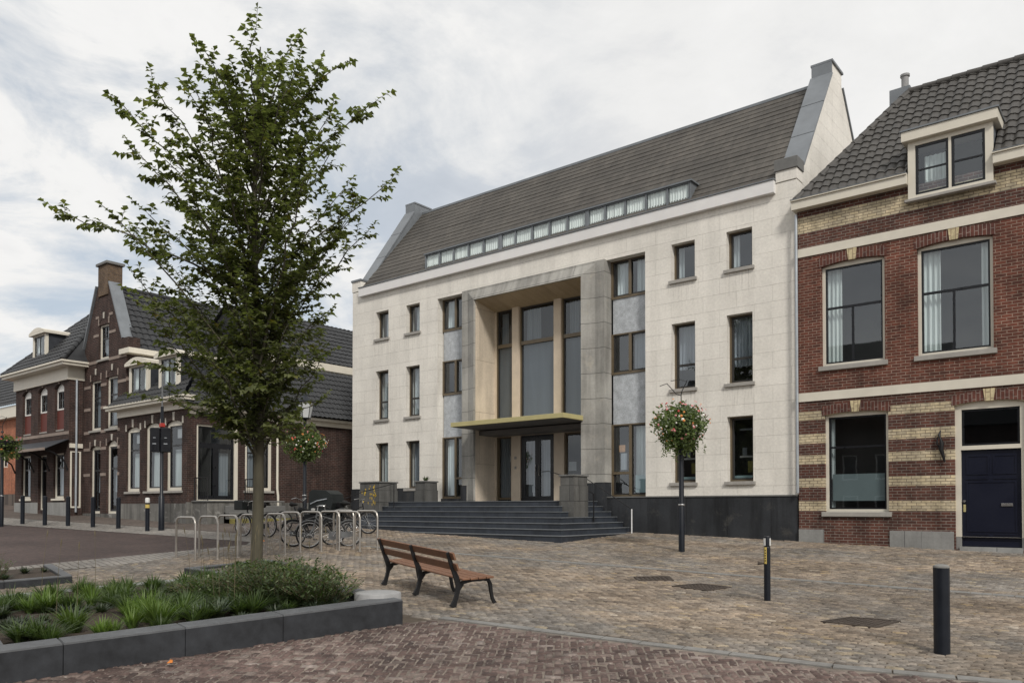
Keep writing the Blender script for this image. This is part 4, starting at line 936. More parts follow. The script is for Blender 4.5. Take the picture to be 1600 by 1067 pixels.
def dormer(par, fr, a0, a1, z0, z1, depth_, mat='creampaint', ped='curve', n=2, cheek='slate', over=.14):
    m_ = MB(fr); m_.plate([(a0, z0), (a1, z0), (a1, z1), (a0, z1)], [[(a0 + .17, z0 + .07), (a1 - .17, z0 + .07), (a1 - .17, z1 - .06), (a0 + .17, z1 - .06)]], 0, .12)
    o = m_.build('dormer', mat, par)
    i0, i1 = a0 + .172, a1 - .172
    s_ = MB(fr); s_.plate([(i0, z0 + .072), (i1, z0 + .072), (i1, z1 - .062), (i0, z1 - .062)], [[(i0 + .05, z0 + .12), ((i0 + i1) / 2 - .03, z0 + .12), ((i0 + i1) / 2 - .03, z1 - .11), (i0 + .05, z1 - .11)], [((i0 + i1) / 2 + .03, z0 + .12), (i1 - .05, z0 + .12), (i1 - .05, z1 - .11), ((i0 + i1) / 2 + .03, z1 - .11)]], .04, .08); s_.build('sash', 'black', o)
    p = MB(fr); p.add([fr.P(a, .06, z) for a, z in ((i0 + .03, z0 + .1), (i1 - .03, z0 + .1), (i1 - .03, z1 - .09), (i0 + .03, z1 - .09))], [(0, 1, 2, 3)]); p.build('pane', 'glass', o, recalc=False)
    curtain_mb(fr, i0 + .02, i0 + (i1 - i0) * .35, .2, z0 + .1, z1 - .1, seed=int(a0 * 9) % 50).build('curtain', 'curtain', o, recalc=False)
    curtain_mb(fr, i0 + (i1 - i0) * .65, i1 - .02, .2, z0 + .1, z1 - .1, seed=int(a0 * 9) % 51).build('curtain', 'curtain', o, recalc=False)
    MB(fr).box(a0 + .1, a1 - .1, .5, .53, z0, z1).build('dark_backing', 'dark', o)
    for q0, q1 in ((a0 + .01, a0 + .05), (a1 - .05, a1 - .01)): MB(fr).box(q0, q1, .12, depth_, z0 - .1, z1).build('dormer_cheek', cheek, o)
    k_ = MB(fr); k_.bbox(a0 - over, a1 + over, -over, depth_ + .1, z1 + .002, z1 + .12, .01)
    mid = (a0 + a1) / 2; nseg = 10
    if ped == 'curve':
        top_ = [(a0 - over + (a1 - a0 + 2 * over) * i / nseg, z1 + .122 + .20 * sin(pi * i / nseg)) for i in range(nseg + 1)]
        k_.plate([(a0 - over, z1 + .1215), (a1 + over, z1 + .1215)] + [t for t in reversed(top_)][1:-1], [], -over, depth_ * .8)
    k_.build('dormer_cornice', mat, o)
    MB(fr).box(a0 - .05, a1 + .05, -.08, .05, z0 - .07, z0 - .002).build('window_sill', mat, o)
    return o
dormer(ch_, FY(16.0), -33.75, -32.15, 6.62, 8.12, 1.9); dormer(ch_, FY(16.0), -31.25, -29.75, 6.66, 8.18, 1.9)
# stoop
st_ = thing('entrance_stoop', 'low grey stone platform with mossy side steps below the black shop door', 'steps', (-28.4, 17.5, G(-28.4, 17.5)))
MB().bbox(-28.945, -27.9, 16.2, 18.5, 1.5, 2.42, .01).build('platform', 'oldplinth', st_); MB().bbox(-28.94, -27.85, 16.15, 19.6, 2.422, 2.48, .01).build('platform_slab', 'pedcap', st_)
for i in range(3): MB().bbox(-28.94, -27.8 + .28 * i, 16.9, 19.6, 1.5, 2.28 - .25 * i, .012).build('step', 'moss' if i == 2 else 'pedcap', st_)
rl = thing('iron_railing', 'short black iron railing beside the shop door on the corner house', 'railing', (-28.0, 16.3, 2.48))
for y_ in (16.25, 18.45):
    r_ = MB(); r_.tube([(-28.9, y_, 2.48), (-28.9, y_, 3.35)], .02, 6); r_.tube([(-27.95, y_, 2.48), (-27.95, y_, 3.35)], .02, 6); r_.tube([(-28.9, y_, 3.35), (-27.95, y_, 3.35)], .02, 6)
    for q in range(1, 6): r_.tube([(-28.9 + .16 * q, y_, 2.5), (-28.9 + .16 * q, y_, 3.34)], .008, 5)
    r_.build('railing_panel', 'iron', rl)

# ---- gabled house
gh = thing('gabled_house', 'tall narrow dark brick house with pointed gable, lead coping and ochre chimney', 'house', (-36.2, 18, G(-36, 18)))
fG = FY(16.0)
GW = [(-37.36, -36.36, 5.64, 7.86, 0), (-35.80, -34.76, 5.64, 7.90, 0), (-36.60, -35.64, 8.74, 10.28, 0)]
GD = [(-37.36, -36.36, 1.95, 4.85, .12), (-35.76, -34.74, 1.95, 4.92, .22)]
MB(fG).plate([(-38.0, 1.3), (-34.56, 1.3), (-34.56, 6.6), (-34.0, 6.6), (-34.0, 9.35), (-34.35, 9.35), (-35.62, 12.0), (-36.75, 12.0), (-38.0, 9.35)],
             [opening(*q) for q in GW + GD], 0, .3).build('front_wall', 'brick2', gh)
for q in GW:
    window(gh, fG, *q[:4], d=.08, fw=.11, mat='creampaint', sash='black', tr=[(.66, .07)] if q[2] < 8 else [(.6, .06)], vm=[(.5, .6, 1, .05)] if q[2] > 8 else [], cur=[(.05, .35, 0, .95, 'greydrape'), (.6, .9, 0, .6, 'greydrape')], sill='sillstone', glass='glassdark')
    lintel(gh, fG, q[0], q[1], q[3] + .02, .26, .22, km='whitestone', am='brick2b', kw=.06)
for q in GD:
    o = window(gh, fG, *q[:4], rise=q[4], d=.10, fw=.10, mat='creampaint', sash='black', tr=[(.66, .09)], sw=.09, glass='glassdark', name='glazed_door', cur=[(.2, .5, .3, .62, 'greydrape')])
    lintel(gh, fG, q[0], q[1], q[3], q[4], .22, km='whitestone', am='brick2b', kw=.06)
BS_ = []
for z in (5.50, 8.62, 7.55, 6.55, 4.75, 3.6):
    segs = [(-38.0, -37.38), (-36.34, -35.82), (-34.74, -34.0 if z > 6.6 else -34.56)] if z != 8.62 else [(-38.0, -36.62), (-35.62, -34.0)]
    for a0, a1 in segs: BS_.append((a0, a1, z, z + .13))
for z in (9.8, 10.6): BS_ += [(-37.1 if z < 10 else -36.9, -36.62, z, z + .12), (-35.62, -35.0 if z < 10 else -35.3, z, z + .12)]
for q in GW + GD:
    for a in (q[0] - .06, q[1] - .03): BS_.append((a, a + .09, q[3] + .002, q[3] + .3))
for a0, a1, z0, z1 in BS_: MB(fG).box(a0, a1, -.02, -.001, z0, z1).build('band_stone', 'bandstone', gh)
MB(fG).box(-38.0, -34.6, -.04, -.001, 1.3, 1.95).build('plinth', 'oldplinth', gh)
cp = MB(fG)
for p, q in (((-34.30, 9.42), (-35.60, 12.06)), ((-38.03, 9.42), (-36.78, 12.06))):
    p = Vector(p); q = Vector(q); t = (q - p).normalized(); n = Vector((t.y, -t.x)); n = n if n.x * (1 if p.x > -36 else -1) > 0 else -n
    pts = [p, q, q + n * .07, p + n * .07]; vs = [fG.P(a.x, d_, a.y) for d_ in (-.08, .45) for a in pts]; cp.add(vs, [(0, 1, 2, 3), (7, 6, 5, 4), (0, 4, 5, 1), (1, 5, 6, 2), (2, 6, 7, 3), (3, 7, 4, 0)])
cp.build('gable_coping', 'lead', gh)
kn = MB(fG); kn.bbox(-34.36, -33.72, -.06, .45, 8.95, 9.42, .01); kn.build('kneeler', 'brick2', gh)
MB(fG).bbox(-34.45, -33.55, -.12, 1.2, 8.72, 8.948, .01).build('eaves_stone', 'creampaint', gh)
cm_ = MB(fG); cm_.bbox(-36.62, -35.72, -.05, .6, 11.55, 12.9, .01); co = cm_.build('chimney', 'chimbrick', gh); MB(fG).bbox(-36.70, -35.64, -.13, .68, 12.902, 13.02, .01).build('chimney_cap', 'pedcap', co)
MB(FX(-34.0)).box(16.3, 27, 0, .3, 1.3, 8.9).build('side_wall', 'brick2', gh)
for z in (7.6, 6.7): MB(FX(-34.0)).box(16.0, 19, -.02, -.001, z, z + .14).build('band_stone', 'bandstone', gh)
MB(FX(-34.0)).bbox(17.2, 27, -.3, .1, 8.72, 8.95, .01).build('side_cornice', 'creampaint', gh)
tiles((-33.75, 16.35, 8.9), (0, 1, 0), Vector((-2.35, 0, 3.1)).normalized(), 10.5, 3.9, .3, .36, .026, .035, su=6).build('roof', 'tile2', gh, recalc=False, smooth=True)
lr = MB(); lr.add([(-36.1, 16.35, 12.0), (-36.1, 27, 12.0), (-38.3, 27, 8.9), (-38.3, 16.35, 8.9)], [(0, 1, 2, 3)]); lr.build('rear_roof', 'tile2', gh, recalc=False)
cps = MB(); ridge_caps(cps, (-36.1, 16.6, 12.02), (-36.1, 26.8, 12.02), .13); cps.build('ridge_tiles', 'tile2', gh, smooth=True)
MB().box(-38.0, -37.8, 16.3, 27, 1.3, 9.0).build('party_wall', 'brick2b', gh)

# ---- corniced house (far left)
c1 = thing('corniced_house', 'two storey dark brick house with heavy cream cornice and red panels below three arched windows', 'house', (-41, 17, G(-41, 17)))
fC = FY(15.4); CL, CR = -44.35, -38.15
CW = [(-43.52, -42.45, 5.72, 7.70, .20), (-41.62, -40.56, 5.72, 7.70, .20), (-39.72, -38.70, 5.72, 7.70, .20)]
CG = [(-43.58, -42.44, 2.62, 4.72, 0), (-39.80, -38.64, 2.62, 4.70, 0)]
CDr = (-41.55, -40.56, 2.1, 4.68, 0)
MB(fC).plate([(CL, 1.4), (CR, 1.4), (CR, 8.45), (CL, 8.45)], [opening(*q) for q in CW + CG + [CDr]], 0, .3).build('front_wall', 'brick2', c1)
for q in CW:
    window(c1, fC, q[0], q[1], 6.70, q[3] - .12, d=.12, fw=.06, mat='white', sash='black', tr=[(.5, .05)], vm=[(.5, 0, 1, .05)], cur=[(0, .98, 0, 1, 'curtain')], glass='glass')
    tm = MB(fC); tm.plate([(q[0], q[3] - .119)] + [(q[1], q[3] - .119)] + arc_top(q[0], q[1], q[3], q[4]), [], .13, .17); tm.build('arch_panel', 'white', c1)
    MB(fC).bbox(q[0] + .01, q[1] - .01, .12, .16, 5.80, 6.68, .01).build('red_panel', 'walnut', c1)
    MB(fC).box(q[0] + .01, q[1] - .01, .05, .12, 5.725, 5.79).build('window_sill', 'sillstone', c1)
    lintel(c1, fC, q[0], q[1], q[3], q[4], .25, km='bandstone', am='brick2b', kw=.06)
for q in CG: window(c1, fC, *q[:4], d=.10, fw=.11, mat='creampaint', sash='black', tr=[(.68, .07)], vm=[(.5, .68, 1, .05)], cur=[(.1, .5, 0, 1, 'greydrape')], glass='glassdark', sill='creampaint')
window(c1, fC, *CDr[:4], d=.14, fw=.07, mat='creampaint', sash='black', tr=[(.72, .06)], sw=.10, glass='glassdark', name='glazed_door', cur=[(.1, .9, .1, .7, 'greydrape')])
MB(fC).box(CL, CR, -.02, -.001, 5.52, 5.66).build('band_stone', 'bandstone', c1)
MB(fC).box(CL, CDr[0], -.04, -.001, 1.4, 2.45).build('plinth', 'plinthstone', c1); MB(fC).box(CDr[1], CR, -.04, -.001, 1.4, 2.45).build('plinth', 'plinthstone', c1)
rt_ = MB(); rt_.box(CR - .3, CR, 15.7, 22, 1.4, 8.45); rt_.box(CL, CL + .3, 15.7, 22, 1.4, 8.45); rt_.build('side_wall', 'brick2', c1)
# link bay beside the corniced house
lk = MB(FY(15.98)); lk.plate([(CR + .001, 1.4), (-38.002, 1.4), (-38.002, 7.9), (CR + .001, 7.9)], [], 0, .3); lk.build('link_wall', 'brick2b', c1)
cc_ = MB(); cc_.box(CL - .05, CR + .05, 15.30, 16.2, 7.98, 8.55); cc_.build('frieze', 'creampaint', c1)
cc_ = MB(); cc_.bbox(CL - .45, CR + .55, 14.90, 20, 8.552, 8.68, .01); cc_.box(CL - .52, CR + .62, 14.82, 20, 8.682, 8.76); cc_.build('cornice', 'creampaint', c1)
MB().tube([(CR + .06, 15.7, 8.0), (CR + .06, 15.7, 2.0)], .05, 8).build('downpipe', 'zinc', c1, smooth=True)
window(c1, FX(CR), 15.46, 15.92, 2.2, 4.75, d=-.02, fw=.07, mat='creampaint', sash='black', tr=[(.68, .08)], glass='glassdark', name='narrow_side_door', back=False)
MB(FX(CR)).bbox(15.42, 15.98, -.06, -.001, 4.9, 5.1, .01).build('door_beam', 'creampaint', c1)
# pyramid roof
ap = Vector((-41.0, 18.0, 12.1)); ax2 = Vector((-40.2, 18.0, 12.1)); el = Vector((CL - .4, 14.9, 8.76)); er = Vector((CR + .5, 14.9, 8.76))
vf = Vector((0, 3.1, 3.34)).normalized()
def outn(p, q, away):
    n = (q - p).cross(Vector((1, 0, 0)).cross(vf)); n.normalize()
    return n if n.dot(away) > 0 else -n
tiles(el, (1, 0, 0), vf, er.x - el.x, 4.56, .27, .36, .024, .035, clips=[(el, outn(el, ap, Vector((-1, 0, 0)))), (er, outn(er, ax2, Vector((1, 0, 0))))], su=6).build('roof', 'tile2', c1, recalc=False, smooth=True)
vr = (ax2 - Vector((er.x, 18.0, 8.76))).normalized()
sdm = MB(); sdm.add([er, (er.x, 21.1, 8.76), ax2, ap, el, (el.x, 21.1, 8.76)], [(0, 1, 2), (5, 4, 3), (1, 5, 3, 2)]); sdm.build('side_roof', 'tile2', c1, recalc=False)
cps = MB(); ridge_caps(cps, el, ap, .13); ridge_caps(cps, er, ax2, .13); ridge_caps(cps, ap, ax2, .13); cps.build('ridge_tiles', 'tile2', c1, smooth=True)
dormer(c1, FY(15.5), -42.6, -41.05, 9.2, 10.5, 2.0, mat='creampaint')
# glass canopy with brackets
aw = MB(); aw.add([(CL - .1, 15.38, 5.30), (CR + .1, 15.38, 5.30), (CR + .1, 14.35, 4.80), (CL - .1, 14.35, 4.80)], [(0, 1, 2, 3)]); aw.add([(CL - .1, 15.38, 5.27), (CR + .1, 15.38, 5.27), (CR + .1, 14.35, 4.77), (CL - .1, 14.35, 4.77)], [(3, 2, 1, 0)]); ao = aw.build('awning', 'slate', c1, recalc=False)
MB().bbox(CL - .12, CR + .12, 14.28, 14.36, 4.73, 4.85, .008).build('awning_edge', 'bandstone', ao)
for x in (CL + .05, -42.0, -40.2, CR - .05): MB().tube([(x, 15.38, 3.9), (x, 15.2, 4.35), (x, 14.8, 4.65), (x, 14.4, 4.78)], .035, 6).build('awning_bracket', 'iron', ao)
# side doorway of the link
# ---- orange house, rear house, unseen opposite terrace
oh = thing('orange_house', 'orange brick house with dark roof at the far left edge', 'house', (-52, 20, G(-52, 20)))
MB(FY(18.0)).plate([(-62, 1.3), (-44.4, 1.3), (-44.4, 7.4), (-62, 7.4)], [opening(-50.2, -49.2, 4.6, 6.3, .1), opening(-54, -53, 4.6, 6.3, .1)], 0, .3).build('front_wall', 'orange', oh)
window(oh, FY(18.0), -50.2, -49.2, 4.6, 6.3, rise=.1, mat='creampaint', glass='glassdark'); window(oh, FY(18.0), -54, -53, 4.6, 6.3, rise=.1, mat='creampaint', glass='glassdark')
MB(FY(18.0)).box(-62, -44.4, -.04, -.001, 1.3, 3.0).build('plinth', 'darkpave', oh)
MB(FY(18.0)).bbox(-62, -44.4, -.35, .1, 7.41, 8.1, .02).build('cornice', 'creampaint', oh)
tiles((-62, 17.6, 8.1), (1, 0, 0), Vector((0, 4.2, 4.4)).normalized(), 17.6, 6.0, .3, .38, .028, .04, su=4).build('roof', 'tile2', oh, recalc=False, smooth=True)
ob = MB(); ob.box(-62, -44.4, 25.5, 25.8, 1.3, 8.1); ob.add([(-62, 21.8, 12.4), (-44.4, 21.8, 12.4), (-44.4, 26, 8), (-62, 26, 8)], [(0, 1, 2, 3)]); ob.add([(-44.42, 18, 8.1), (-44.42, 25.8, 8.1), (-44.42, 21.8, 12.3)], [(0, 1, 2)]); ob.add([(-44.42, 18.3, 1.3), (-44.42, 25.5, 1.3), (-44.42, 25.5, 8.1), (-44.42, 18.3, 8.1)], [(0, 1, 2, 3)]); ob.build('rear_wall', 'orange', oh, recalc=False)
rh = thing('rear_house', 'cream walled house with black tiled roof rising behind the corner house', 'house', (-34, 26, G(-34, 26)))
MB().box(-37.5, -31.2, 20.5, 34, 1.3, 9.0).build('walls', 'creampaint', rh)
MB().bbox(-31.35, -30.95, 20.3, 34, 8.75, 9.1, .01).build('cornice', 'creampaint', rh)
tiles((-31.0, 20.3, 9.1), (0, 1, 0), Vector((-2.6, 0, 2.5)).normalized(), 13.7, 3.7, .28, .36, .024, .035, su=5).build('roof', 'tile2', rh, recalc=False, smooth=True)
q = MB(); q.add([(-33.6, 20.3, 11.6), (-33.6, 34, 11.6), (-37.7, 34, 9), (-37.7, 20.3, 9)], [(0, 1, 2, 3)]); q.add([(-31.2, 20.45, 9), (-37.5, 20.45, 9), (-33.6, 20.45, 11.5)], [(0, 1, 2)]); q.build('rear_roof', 'tile2', rh, recalc=False)
# unseen houses behind the photographer, added for dark reflections in the windows
for i, (x0, x1, hh_, mt) in enumerate(((-34, -22, 8.4, 'brick2'), (-22, -12, 9.6, 'brick2b'), (-12, -3, 8.0, 'brick2'), (-3, 9, 9.2, 'brick2b'))):
    t = thing('reflection_house', ['dark brick house facing the square', 'plain brick house facing the square', 'low dark brick house facing the square', 'brown brick house facing the square'][i] + ' added behind the viewpoint for window reflections', 'house', ((x0 + x1) / 2, -22, -.5))
    wh = []; f = F((0, -20, 0), (1, 0, 0), (0, -1, 0))
    n = int((x1 - x0) / 2.2)
    for q in range(n):
        for zz in (.8, 3.9): a = x0 + .6 + q * (x1 - x0 - .6) / n; wh.append((a, a + 1.1, zz, zz + 1.9))
    MB(f).plate([(x0, -.6), (x1, -.6), (x1, hh_), (x0, hh_)], [opening(*q) for q in wh], 0, .3).build('wall', mt, t)
    for q in wh:
        m_ = MB(f); m_.plate(opening(*q), [opening(q[0] + .1, q[1] - .1, q[2] + .1, q[3] - .1)], .1, .16); o = m_.build('window', 'white', t); MB(f).box(q[0] + .05, q[1] - .05, .17, .2, q[2] + .05, q[3] - .05).build('pane', 'black', o)
    r_ = MB(); r_.add([(x0, -19.6, hh_), (x1, -19.6, hh_), (x1, -23.5, hh_ + 5.4), (x0, -23.5, hh_ + 5.4), (x0, -27.4, hh_), (x1, -27.4, hh_), (x0, -27.4, -.6), (x1, -27.4, -.6), (x0, -20, -.6), (x1, -20, -.6)], [(0, 1, 2, 3), (3, 2, 5, 4), (4, 5, 7, 6), (0, 3, 4), (1, 5, 2), (0, 4, 6, 8), (1, 9, 7, 5)]); r_.build('roof', 'tile2', t, recalc=False)

# ================================================================== STREET FURNITURE
def zg(x, y): return G(x, y)
# hoops
hoops = [(-17.38, 9.80), (-17.18, 10.25), (-17.10, 10.72), (-16.95, 11.25), (-16.66, 11.74), (-16.88, 12.35), (-16.55, 12.75), (-16.30, 13.12), (-16.34, 13.62), (-15.74, 13.32), (-15.62, 13.80)]
names = ['nearest the road on the left of the row', 'second from the left end of the row', 'third from the left end of the row', 'fourth from the left end, half behind the tree trunk', 'directly right of the tree trunk', 'left of the dark bicycle front wheel',
         'between the two upright bicycle wheels', 'right of the bicycle with the white lamp', 'before the child seat bicycle', 'second from the right end, slightly forward', 'at the right end, closest to the steps']
hp = None
for i, (x, y) in enumerate(hoops):
    lab = 'steel bicycle hoop ' + names[i]
    if hp is None:
        hp = thing('bike_hoop', lab, 'bike rack', (x, y, zg(x, y)), 0, 'steel bicycle hoops in a row')
        r = .09; L = .86; H = 1.0; pts = [(0, 0, -.05), (0, 0, H - .16), (-.03, 0, H - .06), (-.10, 0, H - .008), (-.18, 0, H), (-L + .18, 0, H), (-L + .10, 0, H - .008), (-L + .03, 0, H - .06), (-L, 0, H - .16), (-L, 0, -.05)]
        MB().tube(pts, .026, 10).build('hoop', 'steel', hp, local=True, smooth=True)
        for a in (0, -L): MB().lathe((a, 0, 0), [(.06, -.02), (.06, .012), (.03, .016)], 14).build('foot_plate', 'steel', hp, local=True, smooth=True)
    else: copy_tree(hp, (x, y, zg(x, y)), rotz=random.uniform(-.06, .06), label=lab)
# bollards
def bollard(x, y, h, r, label, group=None):
    t = thing('bollard', label, 'bollard', (x, y, zg(x, y)), 0, group)
    MB().lathe((0, 0, 0), [(r, -.05), (r, h - .035)], 24).build('post', 'pole', t, local=True, smooth=True)
    MB().lathe((0, 0, 0), [(r * 1.005, h - .0345), (r * .97, h - .015), (r * .72, h), (r * .1, h + .008)], 24).build('cap', 'bandm' if r > .08 and x > -5 else 'pole', t, local=True, smooth=True)
    return t
b0 = bollard(-1.93, 10.10, 1.0, .085, 'thick dark blue post with pale domed cap in the right foreground')
b1 = bollard(-4.80, 12.29, .86, .05, 'slim dark post with white reflectors and yellow sticker in the middle of the square')
hb = .86
MB().lathe((0, 0, 0), [(.056, hb), (.056, hb + .13), (.05, hb + .15), (.02, hb + .155)], 20).build('head', 'pole', b1, local=True, smooth=True)
rf_ = MB()
for q in range(3):
    a = 4.2 + q * 2 * pi / 3
    rf_.add([((.0575) * cos(a + s_), .0575 * sin(a + s_), z) for z in (hb + .005, hb + .12) for s_ in (-.5, -.25, 0, .25, .5)], [(i, i + 1, i + 6, i + 5) for i in range(4)])
rf_.build('reflector', 'refl', b1, local=True, recalc=False)
ys = MB(); a = -1.75; ys.add([(.0515 * cos(a + s_), .0515 * sin(a + s_), z) for z in (.58, .84) for s_ in (-.45, -.2, 0, .2, .45)], [(i, i + 1, i + 6, i + 5) for i in range(4)]); ys.build('yellow_sticker', 'yellow', b1, local=True, recalc=False)
ys = MB(); ys.add([(.0522 * cos(a + s_), .0522 * sin(a + s_), z) for z0 in (.62, .66, .70, .74, .78) for z in (z0, z0 + .018) for s_ in (-.2, 0, .2)], [(k_ * 6 + i, k_ * 6 + i + 1, k_ * 6 + i + 4, k_ * 6 + i + 3) for k_ in range(5) for i in range(2)]); ys.build('sticker_print', 'iron', b1, local=True, recalc=False)
MB().tube([(-.04, -.02, .585), (-.10, -.05, .585), (-.13, -.06, .585)], [.012, .022, .03], 8).build('lock', 'rust', b1, local=True, smooth=True)
fbs = [(-34.53, 12.26), (-32.98, 12.48), (-31.84, 12.85), (-30.33, 13.10), (-28.88, 13.35)]
lb_ = ['at the far left, before the glass canopy windows', 'before the glazed door of the corniced house', 'before the right window of the corniced house', 'before the left door of the gabled house', 'before the right door of the gabled house']
src = None
for (x, y), l in zip(fbs, lb_):
    lab = 'dark metal post ' + l
    if src is None: src = bollard(x, y, 1.1, .075, lab, 'dark posts along the far kerb')
    else: copy_tree(src, (x, y, zg(x, y)), label=lab)
b6 = bollard(-26.85, 13.39, .95, .07, 'dark post with white and yellow top before the corner house plinth', 'dark posts along the far kerb')
MB().lathe((0, 0, 0), [(.073, .78), (.073, .9)], 16).build('yellow_band', 'yellow', b6, local=True, smooth=True); MB().lathe((0, 0, 0), [(.075, .96), (.075, 1.1), (.05, 1.13)], 16).build('white_top', 'refl', b6, local=True, smooth=True)
# lamp posts with flower balls
def flowerball(name, label, x, y, zc, rx, rz, seed, nl=3200):
    t = thing(name, label, 'flower basket', (x, y, zc), 0); rg = random.Random(seed)
    fm = MB(); fl = {k_: MB() for k_ in ('fred', 'fpink', 'fwhite', 'forange')}
    for i in range(nl):
        th = rg.random() * 2 * pi; cz_ = rg.uniform(-1, 1); s_ = sqrt(1 - cz_ * cz_)
        rr = rg.uniform(.45, 1.0) * (1 + .12 * sin(3 * th + seed) + .08 * sin(7 * th))
        droop = (1 - cz_) * .5
        p = Vector((cos(th) * s_ * rx * rr * (1 - .35 * max(0, -cz_)), sin(th) * s_ * rx * rr * (1 - .35 * max(0, -cz_)), cz_ * rz * rr * (1.15 if cz_ < 0 else .85) - .1 * droop))
        a = Vector((rg.gauss(0, 1), rg.gauss(0, 1), rg.gauss(0, .7))).normalized(); b = a.orthogonal().normalized(); sz = rg.uniform(.035, .07)
        fm.add([p, p + a * sz + b * sz * .45, p + a * sz * 1.9, p + a * sz - b * sz * .45], [(0, 1, 2, 3)])
    for i in range(int(nl * .045)):
        th = rg.random() * 2 * pi; cz_ = rg.uniform(-.75, .95); s_ = sqrt(1 - cz_ * cz_); rr = rg.uniform(.92, 1.16)
        p = Vector((cos(th) * s_ * rx * rr * (1 - .3 * max(0, -cz_)), sin(th) * s_ * rx * rr * (1 - .3 * max(0, -cz_)), cz_ * rz * rr * .95))
        edge = cz_ > .35 or rr > 1.08; kx = rg.choice(['fred', 'fpink', 'fpink', 'forange']) if edge or rg.random() < .2 else rg.choice(['fwhite', 'fwhite', 'forange'])
        r_ = rg.uniform(.022, .040); m_ = fl[kx]; n_ = p.normalized(); u_ = n_.orthogonal().normalized(); v2 = n_.cross(u_)
        m_.add([p + n_ * .02] + [p + (u_ * cos(q * pi / 2.5) + v2 * sin(q * pi / 2.5)) * r_ for q in range(5)], [(0, q + 1, (q + 1) % 5 + 1) for q in range(5)])
    for i in range(26):
        th = rg.random() * 6.28; r0 = rx * rg.uniform(.15, .8); L_ = rz * rg.uniform(.35, .95); z0 = -rz * rg.uniform(.3, .7)
        for q in range(int(L_ / .022)):
            p = Vector((cos(th) * (r0 + q * .002), sin(th) * (r0 + q * .002), z0 - q * .022)) + Vector((rg.gauss(0, .02), rg.gauss(0, .02), 0)); a = Vector((rg.gauss(0, 1), rg.gauss(0, 1), -.6)).normalized(); b = a.orthogonal().normalized(); sz = rg.uniform(.025, .045)
            fm.add([p, p + a * sz + b * sz * .45, p + a * sz * 1.9, p + a * sz - b * sz * .45], [(0, 1, 2, 3)])
    MB().lathe((0, 0, -rz * .5), [(.12, 0), (.28, .15), (.34, .32), (.34, .36)], 16).build('basket', 'iron', t, local=True, smooth=True)
    fm.build('foliage', 'basketleaf', t, local=True, recalc=False)
    for k_, nm in (('fred', 'red_flowers'), ('fpink', 'pink_flowers'), ('fwhite', 'white_flowers'), ('forange', 'orange_flowers')): fl[k_].build(nm, k_, t, local=True, recalc=False)
    return t
def lamp_pole(x, y, h, label, lantern=True):
    t = thing('lamp_post', label, 'lamp post', (x, y, zg(x, y)))
    MB().lathe((0, 0, 0), [(.075, -.05), (.075, 1.1), (.062, 1.13), (.055, h)], 16).build('pole', 'pole', t, local=True, smooth=True)
    MB().lathe((0, 0, 1.12), [(.082, 0), (.088, .02), (.082, .04)], 16).build('collar', 'chrome', t, local=True, smooth=True)
    if lantern:
        MB().lathe((0, 0, h), [(.05, 0), (.10, .04), (.20, .06), (.21, .09)], 6).build('lantern_base', 'pole', t, local=True)
        lo3 = MB().lathe((0, 0, h + .092), [(.19, 0), (.30, .52)], 6).build('lantern', 'lampglass', t, local=True)
        bb = MB()
        for q in range(6): bb.tube([(.195 * cos(q * pi / 3), .195 * sin(q * pi / 3), h + .09), (.305 * cos(q * pi / 3), .305 * sin(q * pi / 3), h + .62)], .012, 5)
        bb.build('lantern_bars', 'pole', t, local=True)
        MB().lathe((0, 0, h + .62), [(.33, 0), (.33, .03), (.20, .16), (.08, .24), (.05, .34), (.015, .42)], 12).build('lantern_roof', 'pole', t, local=True, smooth=True)
    else:
        c_ = MB(); c_.tube([(0, 0, h), (0, 0, h + .35), (.02, .02, h + .45), (.12, .1, h + .7)], .012, 6); c_.tube([(0, 0, h + .32), (-.1, -.06, h + .36), (-.28, -.2, h + .62), (-.42, -.3, h + .56)], .010, 6); c_.tube([(.10, .09, h + .66), (.0, 0, h + .72), (-.2, -.16, h + .68)], .008, 6); c_.build('crown_wire', 'iron', t, local=True, smooth=True)
        MB().lathe((0, 0, h + .1), [(.05, 0), (.06, .02), (.03, .08)], 8).build('finial', 'iron', t, local=True, smooth=True)
    return t
lamp_pole(-9.12, 17.87, 3.5, 'dark lamp pole with thin wire crown standing before the hall wall', False)
flowerball('flower_basket', 'round hanging basket of red and white flowers before the white hall wall', -9.12, 17.87, zg(-9.12, 17.87) + 3.12, .66, .58, 3)
lamp_pole(-23.12, 17.09, 3.75, 'dark lamp post with glass lantern before the brick side wall')
flowerball('flower_basket', 'basket of orange red and white flowers under the glass lantern', -23.12, 17.09, zg(-23.12, 17.09) + 2.98, .76, .52, 8)
lamp_pole(-33.73, 11.26, 3.4, 'dark lamp pole at the far left edge of the picture', False)
flowerball('flower_basket', 'pink and red flower basket at the far left edge', -33.6, 11.4, zg(-33.73, 11.26) + 3.05, .50, .42, 11, 900)
